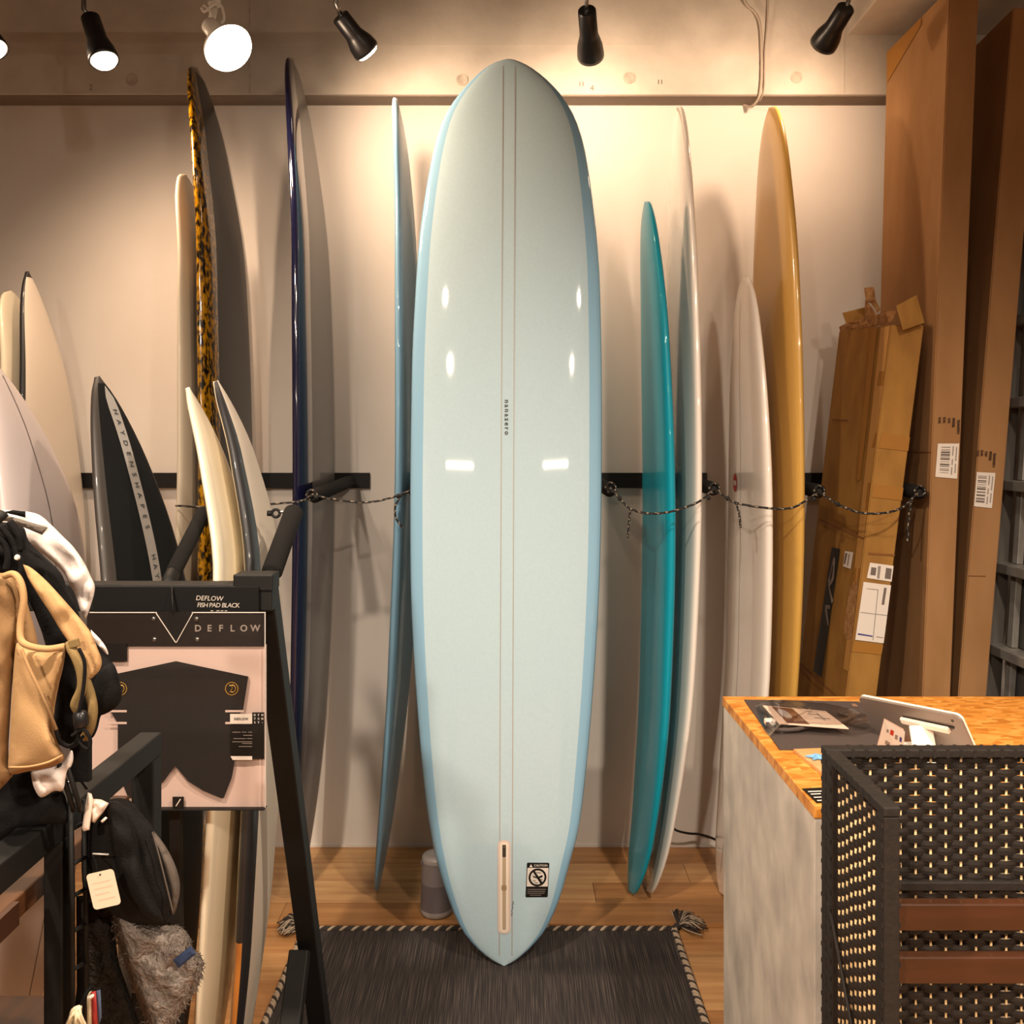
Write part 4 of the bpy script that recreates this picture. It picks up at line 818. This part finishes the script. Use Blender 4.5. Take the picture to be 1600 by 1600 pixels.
# aluminium lattice frame leaning by the right wall
al = empty('aluminium_frame', (1.5, 2.6, 0), 'grey aluminium lattice frame leaning against the right wall', 'frame')
kx = (P(1590, 400, 2.9).x - P(1543, 1150, 2.9).x) / (P(1590, 400, 2.9).z - P(1543, 1150, 2.9).z); xz = lambda z: P(1543, 1150, 2.9).x + kx * (z - P(1543, 1150, 2.9).z)
ht = 2.35
for y in (2.93, 1.95):
    MB().bar((xz(0) + .012, y, .0), (xz(ht) + .012, y, ht), .055, .05, (1, 0, 0), .003).build('stile', 'aluminium_dark', al)
for i in range(9):
    z = .03 + .264 * i; MB().bar((xz(z) + .012, 2.903, z), (xz(z) + .012, 1.978, z), .06, .032, (0, 0, 1), .003).build('rail', 'aluminium', al)
for y in (2.84, 2.52, 2.2):
    for i in range(8):
        z0, z1 = .03 + .264 * i + .017, .03 + .264 * (i + 1) - .017
        MB().bar((xz(z0) + .028, y, z0), (xz(z1) + .028, y, z1), .03, .02, (1, 0, 0), .002).build('mullion', 'aluminium', al)
for i in range(8):
    z0, z1 = .03 + .264 * i + .017, .03 + .264 * (i + 1) - .017
    obj('pane', [(xz(z0) + .045, 2.9, z0), (xz(z0) + .045, 1.98, z0), (xz(z1) + .045, 1.98, z1), (xz(z1) + .045, 2.9, z1)], [[0, 1, 2, 3]], 'dark_pane', al)

# ------------------------------------------------------------------ counter with its things
ZC_ = .88
ct = empty('counter', (.9, 1.8, 0), 'concrete-faced counter with an orange chipboard top at right', 'counter')
box2('side_panel', (.504, 1.492, 0), (.53, 2.135, .858), 'concrete_panel', ct, bev=.0015)
box2('front_panel', (.5302, 1.51, 0), (1.3, 1.53, .858), 'counter_edge', ct); box2('back_panel', (.5302, 2.11, 0), (1.3, 2.13, .858), 'concrete_panel', ct)
box2('corner_post', (.5302, 1.493, .80), (.56, 1.5095, .858), 'counter_edge', ct)
box2('worktop', (.502, 1.49, .8582), (1.32, 2.137, ZC_), 'osb', ct, bev=.0015)
def flat(name, pts, th, m, label, cat, z=ZC_):
    q = [PZ(x, y, z + .0005) for x, y in pts]; n = len(q); vs = q + [v + Vector((0, 0, th)) for v in q]
    fs = [[i + n for i in range(n)], list(range(n))[::-1]] + [[i, (i + 1) % n, (i + 1) % n + n, i + n] for i in range(n)]
    o = obj(name, vs, fs, m); return tag(o, label, cat) if label else o
dm = flat('desk_mat', [(1163, 1095), (1218, 1172), (1410, 1174), (1342, 1098)], .003, 'mat_dark', 'dark brown desk mat lying on the counter under the plastic package', 'mat')
quad('leather_patch', [PZ(1330, 1099.5, .8845), PZ(1337, 1099.5, .8845), PZ(1341, 1104, .8845), PZ(1333, 1104, .8845)], 'leather', dm)
pz = empty('bagged_leash', PZ(1240, 1130, .885), 'clear plastic bagged product with a card insert lying on the desk mat', 'package')
cd = [PZ(1192, 1102, .9), PZ(1290, 1111, .9), PZ(1326, 1138, .9), PZ(1217, 1130, .9)]
n = 4; cv = cd + [v - Vector((0, 0, .002)) for v in cd]
card = obj('card_insert', cv, [[3, 2, 1, 0], [4, 5, 6, 7]] + [[i, (i + 1) % 4, (i + 1) % 4 + 4, i + 4] for i in range(4)], 'card_pink', pz)
L_ = lambda a, b_, l=.0008: (cd[0] * (1 - a) + cd[1] * a) * (1 - b_) + (cd[3] * (1 - a) + cd[2] * a) * b_ + Vector((0, 0, l))
quad('card_photo', [L_(.13, .05), L_(.46, .05), L_(.46, .95), L_(.13, .95)], 'photo_brown', card)
obj('card_disc', [L_(.23 + .085 * math.cos(2 * math.pi * i / 20), .45 + .26 * math.sin(2 * math.pi * i / 20), .0014) for i in range(20)], [list(range(20))], 'disc_grey', card)
for a, b_, c_, d_ in ((.62, .3, .8, .33), (.66, .5, .9, .53), (.78, .2, .8, .62)): quad('card_print', [L_(a, b_), L_(c_, b_), L_(c_, d_), L_(a, d_)], 'grey_ink', card)
def low(x, y, D): return PZ(x, y, .889)
tb = MB(); pts = smoothline([PZ(1196, 1120, .892), PZ(1206, 1138, .892), PZ(1240, 1140, .892), PZ(1275, 1133, .892), PZ(1322, 1126, .891), PZ(1328, 1119, .891), PZ(1310, 1114, .891)], 5); tb.tube(pts, .0045, 8).build('leash_coil', 'mat_dark', pz, True)
box('plug', PZ(1203, 1128, .893), (.022, .018, .013), 'plastic_white', pz, bev=.003)
# crinkled clear bag
bpoly = [(1180, 1102), (1190, 1099), (1240, 1102), (1300, 1108), (1345, 1116), (1372, 1126), (1374, 1138), (1355, 1146), (1322, 1150), (1270, 1148), (1232, 1146), (1210, 1150), (1196, 1146), (1186, 1122)]
bm_ = MB(); cx = PZ(1262, 1126, .885); rb = random.Random(2); rings = 7; nB = 42
sm = smoothline([PZ(x, y, .885) for x, y in bpoly + bpoly[:1]], 3)[:-1]; nB = len(sm); vs = []
for r_ in range(rings):
    t = r_ / (rings - 1)
    for p in sm:
        q = cx.lerp(p, 1 - t * .97); hgt = .020 * min(1, t * 3.2) + (rb.uniform(-.0016, .0016) if 0 < t else 0); q.z = .8852 + max(.0004, hgt); vs.append(q)
fs = [[r_ * nB + i, r_ * nB + (i + 1) % nB, (r_ + 1) * nB + (i + 1) % nB, (r_ + 1) * nB + i] for r_ in range(rings - 1) for i in range(nB)] + [[(rings - 1) * nB + i for i in range(nB)]]
obj('plastic_bag', vs, fs, 'bag_plastic', pz, True)
wp = flat('wooden_plaque', [(1240, 1175), (1300, 1173), (1330, 1206), (1292, 1218)], .006, 'wood_pale', 'pale wooden plaque lying on the counter under the blue starfish', 'plaque')
cst = PZ(1276, 1184, .8885); sv = []
for i in range(10):
    a = math.pi * i / 5 + .3; r_ = .019 if i % 2 == 0 else .0075; sv.append(cst + Vector((r_ * math.cos(a) * 1.1, r_ * math.sin(a), 0)))
sv2 = sv + [v + Vector((0, 0, .002)) for v in sv] + [cst + Vector((0, 0, .008))]
tag(obj('starfish', sv2, [list(range(10))[::-1]] + [[i, (i + 1) % 10, (i + 1) % 10 + 10, i + 10] for i in range(10)] + [[10 + i, 10 + (i + 1) % 10, 20] for i in range(10)], 'star_blue'), 'small light blue starfish ornament on the wooden plaque', 'ornament')
sg = flat('sticker', [(1253, 1233), (1290, 1231), (1312, 1252), (1276, 1255)], .0012, 'black_ink', 'black sticker with white print at the counter top corner', 'sticker')
for a, b_, L_2 in ((1262, 1236, 22), (1266, 1240, 18), (1271, 1245, 24), (1276, 1250, 16)):
    quad('sticker_print', [PZ(a, b_, .8826), PZ(a + L_2, b_ - .8, .8826), PZ(a + L_2 + 1.5, b_ + .8, .8826), PZ(a + 1.5, b_ + 1.6, .8826)], 'white_ink', sg)
# tablet on its stand, seen from behind
TL, TR = P(1340, 1089, 1.86), P(1500, 1121, 1.66); e1 = (TR - TL); e2 = Vector((.088, -.05, -.09)); e2 = (e2 - e1.normalized() * e2.dot(e1.normalized())).normalized()
nn = e1.normalized().cross(e2).normalized(); nn = nn if nn.y < 0 else -nn
tbp = empty('tablet', (.85, 1.72, ZC_), 'silver-backed tablet tilted on a white stand on the counter', 'tablet')
def rslab(name, o, a, la, b_, lb_, nrm, th, r, m, par):
    pts = rrect(0, 0, la, lb_, r, 5); q = [o + a * x + b_ * y for x, y in pts]; n = len(q); vs = q + [v - nrm * th for v in q]
    return obj(name, vs, [list(range(n)), [i + n for i in range(n)][::-1]] + [[i, i + n, (i + 1) % n + n, (i + 1) % n] for i in range(n)], m, par)
E1 = e1.normalized(); LT = e1.length; HT = .09
rslab('back_shell', TL, E1, LT, e2, HT, nn, .004, .012, 'tablet_back', tbp)
rslab('screen_rim', TL - nn * .0042 - e2 * .002, E1, LT, e2, HT + .002, nn, .0045, .012, 'tablet_rim', tbp)
q = TR - E1 * .02 + e2 * .012 + nn * .0006; obj('camera_lens', [q + E1 * .003 * math.cos(t) + e2 * .003 * math.sin(t) for t in [2 * math.pi * i / 12 for i in range(12)]], [list(range(12))], 'black_ink', tbp)
q = TL + E1 * LT * .40 + e2 * .034 + nn * .004
MB().bar(q, q + E1 * LT * .46, .014, .009, nn, .003).build('stand_hinge', 'stand_white', tbp)
MB().bar(q + E1 * LT * .02 - nn * .003 - e2 * .006, q + E1 * LT * .5 - nn * .003 - e2 * .006, .004, .003, nn).build('stand_pad', 'black_ink', tbp)
st0 = q + E1 * LT * .2 + nn * .004
MB().bar(st0 + E1 * .0, Vector((st0.x, st0.y - .02, ZC_ + .006)), .045, .006, (0, 1, 0), .002).build('stand_stem', 'stand_white', tbp)
box('stand_foot', (st0.x + .0, st0.y - .01, ZC_ + .004), (.11, .12, .006), 'stand_white', tbp, bev=.002)
ac = empty('card_sign', PZ(1395, 1180, ZC_), 'small folded white card sign with printed icons in front of the tablet', 'card sign')
sc = [P(1383, 1126, 1.60), P(1414, 1143, 1.58), P(1410, 1195, 1.60), P(1371, 1172, 1.63)]
dn = Vector((0, .003, 0)); obj('card_face', sc + [v + dn for v in sc], [[0, 1, 2, 3], [7, 6, 5, 4]] + [[i, i + 4, (i + 1) % 4 + 4, (i + 1) % 4] for i in range(4)], 'label_paper', ac)
sb = [v + Vector((.004, .014, 0)) for v in sc]; obj('card_back', sb, [[0, 1, 2, 3]], 'card_pink', ac)
SL = lambda a, b_: (sc[0] * (1 - a) + sc[1] * a) * (1 - b_) + (sc[3] * (1 - a) + sc[2] * a) * b_ + Vector((0, -.0012, 0))
for a, b_, w_, h_, m in ((.2, .26, .1, .1, 'grey_ink'), (.4, .24, .16, .16, 'red_logo'), (.62, .3, .12, .14, 'grey_ink'), (.82, .3, .1, .14, 'blue_ink'), (.3, .62, .2, .12, 'grey_ink')):
    quad('icon', [SL(a - w_ / 2, b_ - h_ / 2), SL(a + w_ / 2, b_ - h_ / 2), SL(a + w_ / 2, b_ + h_ / 2), SL(a - w_ / 2, b_ + h_ / 2)], m, ac)

# ------------------------------------------------------------------ woven folding screen
sw = empty('folding_screen', (.6, 1.35, 0), 'dark woven folding screen with pale reeds in the right foreground', 'screen')
ZS = 1.007; PITCH = .0102
def weave_panel(o, d, width, nreed, first, step, y_gap0, y_gap1, zt, nrm, braces):
    d = Vector(d); o = Vector(o); nrm = Vector(nrm); up = Vector((0, 0, 1))
    for x in (0, width):
        MB().bar(o + d * x, o + d * x + up * (zt - .0125), .0245, .021, nrm, .002).build('post', 'wicker_frame', sw)
    MB().bar(o + d * -.013 + up * (zt - .006), o + d * (width + .013) + up * (zt - .006), .023, .013, up, .002).build('top_rail', 'wicker_frame', sw)
    wr = MB()
    z = .02
    while z < zt - .02:
        for x in (0, width): wr.box(o + d * x + up * z, (.0253, .0217, .006))
        z += .026
    k_ = 0.03
    while k_ < width - .02:
        wr.bar(o + d * k_ + up * (zt - .006) - d * .0025, o + d * k_ + up * (zt - .006) + d * .0025, .0235, .0136, up); k_ += .021
    wr.build('wrapping', 'wicker_frame', sw, kind='stuff')
    for i in range(nreed):
        c = o + d * (first + i * step); MB().tube([c + up * .03, c + up * (zt - .0128)], .0019, 6).build('reed', 'reed', sw, True)
    # strips: two phases sharing mesh data
    base = {}
    rows = int((zt - .05) / PITCH)
    sub = 4; L0, L1 = .012, width - .012
    for ph in (0, 1):
        vs = []; fs = []; xs = []
        n = int((L1 - L0) / (step / sub)) + 1
        for i in range(n + 1):
            x = L0 + (L1 - L0) * i / n; a = math.cos(math.pi * (x - first) / step + math.pi * ph); off = nrm * (.0032 * math.copysign(abs(a) ** .6, a)); 
            tw = .0009 * math.sin(x * 91 + ph * 2)
            for hz, th in ((-PITCH * .6 + tw, .0003), (0, .0011), (PITCH * .6 + tw, .0003), (PITCH * .6 + tw, -.0004), (-PITCH * .6 + tw, -.0004)):
                vs.append(d * x + off + up * hz + nrm * th)
        for i in range(n):
            for j in range(5): fs.append([i * 5 + j, i * 5 + (j + 1) % 5, i * 5 + 5 + (j + 1) % 5, i * 5 + 5 + j])
        base[ph] = (vs, fs)
    protos = {}
    for r_ in range(rows):
        z = zt - .0185 - r_ * PITCH; ph = r_ % 2
        if ph not in protos:
            q = obj('strip', [v + o + up * z for v in base[ph][0]], base[ph][1], 'wicker_dark', sw, False); protos[ph] = (q, z)
        else:
            q0, z0 = protos[ph]; q = q0.copy(); COL.objects.link(q); q.location.z += z - z0
    for z in braces: MB().bar(o + d * .012 + up * z, o + d * (width - .012) + up * z, .02, .014, up, .002).build('crossbar', 'wicker_frame', sw)
YS, XS = 1.4, .499
weave_panel((XS, YS, 0), (1, 0, 0), .325, 13, .037, .0236, 0, 0, ZS, (0, -1, 0), (H0 - (1381 - HY) * YS / F,))
weave_panel((XS - .004, YS - .03, 0), (0, -1, 0), .19, 11, .015, .0163, 0, 0, ZS, (-1, 0, 0), ())
MB().tube([Vector((XS - .0135, 1.372, .78)), Vector((XS - .0135, 1.2, .535))], .003, 6).build('loose_strip', 'wicker_frame', sw, True)
sl = empty('slatted_stool', (.64, 1.24, 0), 'reddish brown wooden slats of a stool standing inside the woven screen', 'stool')
for ya, yb in ((1413, 1455), (1496, 1538)):
    D = 1.235; box2('slat', (P(1386, 0, D).x, D, H0 - (yb - HY) * D / F), (.86, D + .018, H0 - (ya - HY) * D / F), 'red_wood', sl, bev=.002)
box2('slat', (P(1386, 0, 1.235).x, 1.235, .60), (.86, 1.253, .637), 'red_wood', sl, bev=.002)
for x in (.835,): box2('leg', (x, 1.2535, 0), (x + .03, 1.28, .87), 'red_wood', sl, bev=.002)
box2('leg', (.517, 1.2535, 0), (.535, 1.268, .845), 'red_wood', sl, bev=.002)

# ------------------------------------------------------------------ floor things: rug, speaker, cables
rg = empty('rug', (-.07, 2.2, 0), 'dark grey flat-woven rug with braided two-tone edge and corner tassels', 'rug')
rx0, rx1, ry0, ry1 = -.627, .49, 1.62, 2.722
box2('weave', (rx0, ry0, .0005), (rx1, ry1, .0068), 'rug', rg, bev=.002)
br = MB()
def braid(a, b_):
    a, b_ = Vector(a), Vector(b_); L = (b_ - a).length; d = (b_ - a) / L; s_ = Vector((d.y, -d.x, 0)); n = int(L / .0024)
    for ph in range(3):
        pts = []
        for i in range(n + 1):
            t = 2 * math.pi * (i * .0024 / .036) + ph * 2 * math.pi / 3; pts.append(a + d * (i * .0024) + s_ * .0055 * math.cos(t) + Vector((0, 0, .0085 + .0035 * math.sin(t))))
        br.tube(pts, .0048, 5, mi=1 if ph == 0 or (ph == 1 and abs(d.y) > .5) else 0)
braid((rx0, ry1 + .003, 0), (rx1, ry1 + .003, 0)); braid((rx1 + .003, ry1, 0), (rx1 + .003, ry0, 0)); braid((rx0 - .003, ry1, 0), (rx0 - .003, ry0, 0))
br.build('braided_edge', ['yarn_dark', 'yarn_light'], rg, True, kind='stuff')
rt_ = random.Random(4)
for c, base in ((Vector((rx1 + .005, ry1 + .005, .0)), Vector((1, .45, 0))), (Vector((rx0 - .005, ry1 + .005, .0)), Vector((-1, .1, 0)))):
    lift = .016 if base.x > 0 else .016
    kn = MB().lathe([(-.012, .004), (-.006, .009), (0, .0105), (.006, .009), (.012, .006)], c + Vector((0, 0, .012)) + base.normalized() * .008, base, 12).build('tassel_knot', 'yarn_dark', rg, True)
    for k_, nm in ((0, 'yarn_dark'), (1, 'yarn_light')):
        tm = MB()
        for i in range(52):
            a = math.atan2(base.y, base.x) + rt_.uniform(-1.25, 1.25); L = rt_.uniform(.05, .085) if base.x > 0 else rt_.uniform(.045, .07); d = Vector((math.cos(a), math.sin(a), 0)); p0 = c + base.normalized() * .014 + Vector((0, 0, .013))
            zz = rt_.uniform(.004, .03); sd = Vector((-d.y, d.x, 0)) * rt_.uniform(-.012, .012)
            pts = smoothline([p0, p0 + d * L * .5 + sd + Vector((0, 0, zz - .004)), p0 + d * L + Vector((0, 0, max(-.0, zz * .4) - .001))], 4)
            tm.tube([Vector((p.x, p.y, max(.016, p.z))) for p in pts], .0017, 5)
        tm.build('tassel', nm, rg, True, kind='stuff')

sp = empty('speaker', (P(682, 1400, 2.815).x, 2.815, .012), 'small grey cylindrical wireless speaker on the floor left of the pale blue longboard', 'speaker')
c0 = Vector((-.237, 2.815, .012))
MB().lathe([(0, .044), (.003, .05), (.012, .0515), (.02, .051)], c0, (0, 0, 1), 32).build('base', 'speaker_top', sp, True)
MB().lathe([(.02, .0508), (.1, .0475)], c0, (0, 0, 1), 32).build('grille', 'speaker_dark', sp, True)
MB().lathe([(.1, .0477), (.165, .0445)], c0, (0, 0, 1), 32).build('upper_body', 'speaker_grey', sp, True)
MB().lathe([(.165, .046), (.176, .0455), (.182, .041), (.184, .03)], c0, (0, 0, 1), 32).build('top_ring', 'speaker_top', sp, True)
box('strap_lug', c0 + Vector((-.046, -.012, .16)), (.006, .008, .012), 'speaker_dark', sp, bev=.001)

MBc = MB().tube(smoothline([P(1040, 1270, 3.255), P(1047, 1287, 3.2), P(1056, 1297, 3.19), P(1075, 1302, 3.2), P(1095, 1304, 3.22), P(1120, 1313, 3.22), P(1150, 1335, 3.2), PZ(1160, 1345, .018)], 6), .0042, 8).build('power_cable', 'cable_black', None, True)
tag(MBc, 'thin black cable along the back wall behind the white boards', 'cable')
wc = MB().tube(smoothline([P(1150, -60, 3.15), P(1163, 0, 3.16), P(1180, 20, 3.168), P(1188, 40, 3.168), P(1190, 80, 3.172), P(1190, 120, 3.172), P(1188, 143, 3.172), P(1184, 156, 3.19), P(1175, 166, 3.22), P(1165, 165, 3.262), P(1160, 160, 3.268)], 6), .0048, 8).build('power_cable', 'cable_white', None, True)
tag(wc, 'white cable running down the concrete beam above the mustard board', 'cable')
wc2 = MB().tube(smoothline([P(1203, -60, 3.16), P(1199, 30, 3.172), P(1195, 80, 3.174), P(1194, 138, 3.174), P(1187, 158, 3.205)], 6), .0025, 6).build('power_cable', 'cable_white', None, True)
tag(wc2, 'thinner second white wire beside the white cable on the concrete beam', 'cable')

# ------------------------------------------------------------------ track and lamps
TY, TZ = 2.65, 2.87
tr = empty('lighting_track', (0, TY, TZ), 'black lighting track above the frame that carries the spot lamps', 'lighting track')
box2('track', (-1.75, TY - .017, TZ), (1.2, TY + .017, TZ + .032), 'lamp_black', tr, bev=.002)
for x in (-1.6, -.3, 1.1): MB().tube([(x, TY, TZ + .03), (x, TY, ZC)], .005, 8).build('hanger', 'steel', tr, True)
def spotlamp(label, a, b_, Da, Db, mount, power, aim, lit, ang=95):
    A, B = P(*a, Da), P(*b_, Db); ax = (B - A); L = ax.length; ax.normalize(); q = 1.27
    par = empty('spot_lamp', A, label, 'lamp', 'track lamps above the boards')
    MB().lathe([(0, .019 * q), (.003, .0215 * q), (L * .5, .0225 * q), (L * .58, .025 * q), (L * .75, .031 * q), (L * .93, .0335 * q), (L, .0335 * q), (L, .030 * q), (L * .9, .0295 * q)], A, ax, 28).build('shade', 'lamp_black', par, True)
    MB().lathe([(L * .88, .028 * q), (L * (.9 + lit), .0275 * q), (L * (.94 + lit), .024 * q), (L * (.965 + lit), .014 * q), (L * (.97 + lit), .003 * q)], A, ax, 24).build('bulb', 'bulb', par, True)
    m_ = P(*mount, TY); m_.y = TY; m_.z = TZ - .0005; e = A + ax * .012
    MB().tube([m_, Vector((m_.x, m_.y, e.z + .03)), e], .007, 10).build('arm', 'steel', par, True)
    box('track_adapter', (m_.x, m_.y, TZ - .018), (.05, .03, .035), 'lamp_black', par, bev=.003)
    spot('lamp_light', B + ax * (L * lit + .02), B + ax + Vector(aim), power, ang, 1, .035)
TP = 32
spotlamp('black spot lamp with glowing bulb left of the white reflector lamp', (141, 27), (163, 95), 2.66, 2.63, (131, 0), TP, (.1, .3, -.3), .12, 165)
spotlamp('black spot lamp tilted down to the right between the navy and the slim blue board', (531, 25), (573, 80), 2.68, 2.755, (525, 0), TP * .6, (.1, .5, -.1), .14, 165)
spotlamp('black spot lamp pointing straight down at centre right, beside the blue board nose', (917, 16), (923, 88), 2.68, 2.84, (916, 0), TP * .34, (.1, .5, -.05), .02, 165)
spotlamp('black spot lamp tilted down to the left above the mustard board', (1322, 12), (1286, 70), 2.64, 2.76, (1326, 0), TP * .5, (-.2, .5, -.05), .02, 165)
spotlamp('spot lamp at the left frame edge with only its glow showing', (-40, 20), (-10, 78), 2.66, 2.63, (-48, 0), TP, (.1, .3, -.2), .1, 165)
# white clip lamp
wl = empty('clip_lamp', P(335, 30, 2.55), 'white clip lamp with a big glowing reflector bulb', 'lamp')
ax = Vector((.44, -.27, -.55)).normalized(); fc = P(359, 78, 2.48); q = 1.2
base = fc - ax * .105 * q
lp = lambda L: [(a * q, b * q) for a, b in L]
MB().lathe(lp([(0, .016), (.005, .02), (.035, .021), (.04, .018)]), base, ax, 24).build('socket', 'lamp_white', wl, True)
MB().lathe(lp([(.04, .0165), (.052, .02), (.075, .045), (.09, .056), (.098, .0575)]), base, ax, 32).build('reflector', 'lamp_white', wl, True)
MB().lathe(lp([(.098, .0572), (.106, .054), (.112, .044), (.116, .026), (.118, .004)]), base, ax, 32).build('bulb_face', 'bulb_flood', wl, True)
D_ = 2.52
MB().tube(smoothline([P(315, 12, D_), P(320, 18, D_), P(335, 6, D_), P(346, 10, D_), P(350, 30, D_), P(345, 36, D_)], 5), .004, 8).build('clip_wire', 'lamp_white', wl, True)
MB().tube(smoothline([P(318, 8, D_), P(330, 20, D_), P(332, 34, D_)], 5), .004, 8).build('clip_wire', 'lamp_white', wl, True)
MB().bar(P(335, 8, 2.54), Vector((P(335, 0, TY).x, TY, TZ)), .032, .024, (0, 1, 0), .004).build('clip_jaw', 'lamp_white', wl)
MB().tube([P(335, 12, 2.54), base + ax * .01], .01, 10).build('clip_arm', 'lamp_white', wl, True)
spot('lamp_light', fc + ax * .06, fc + ax * .06 + ax + Vector((0, .45, .4)), 42, 176, 1, .06)
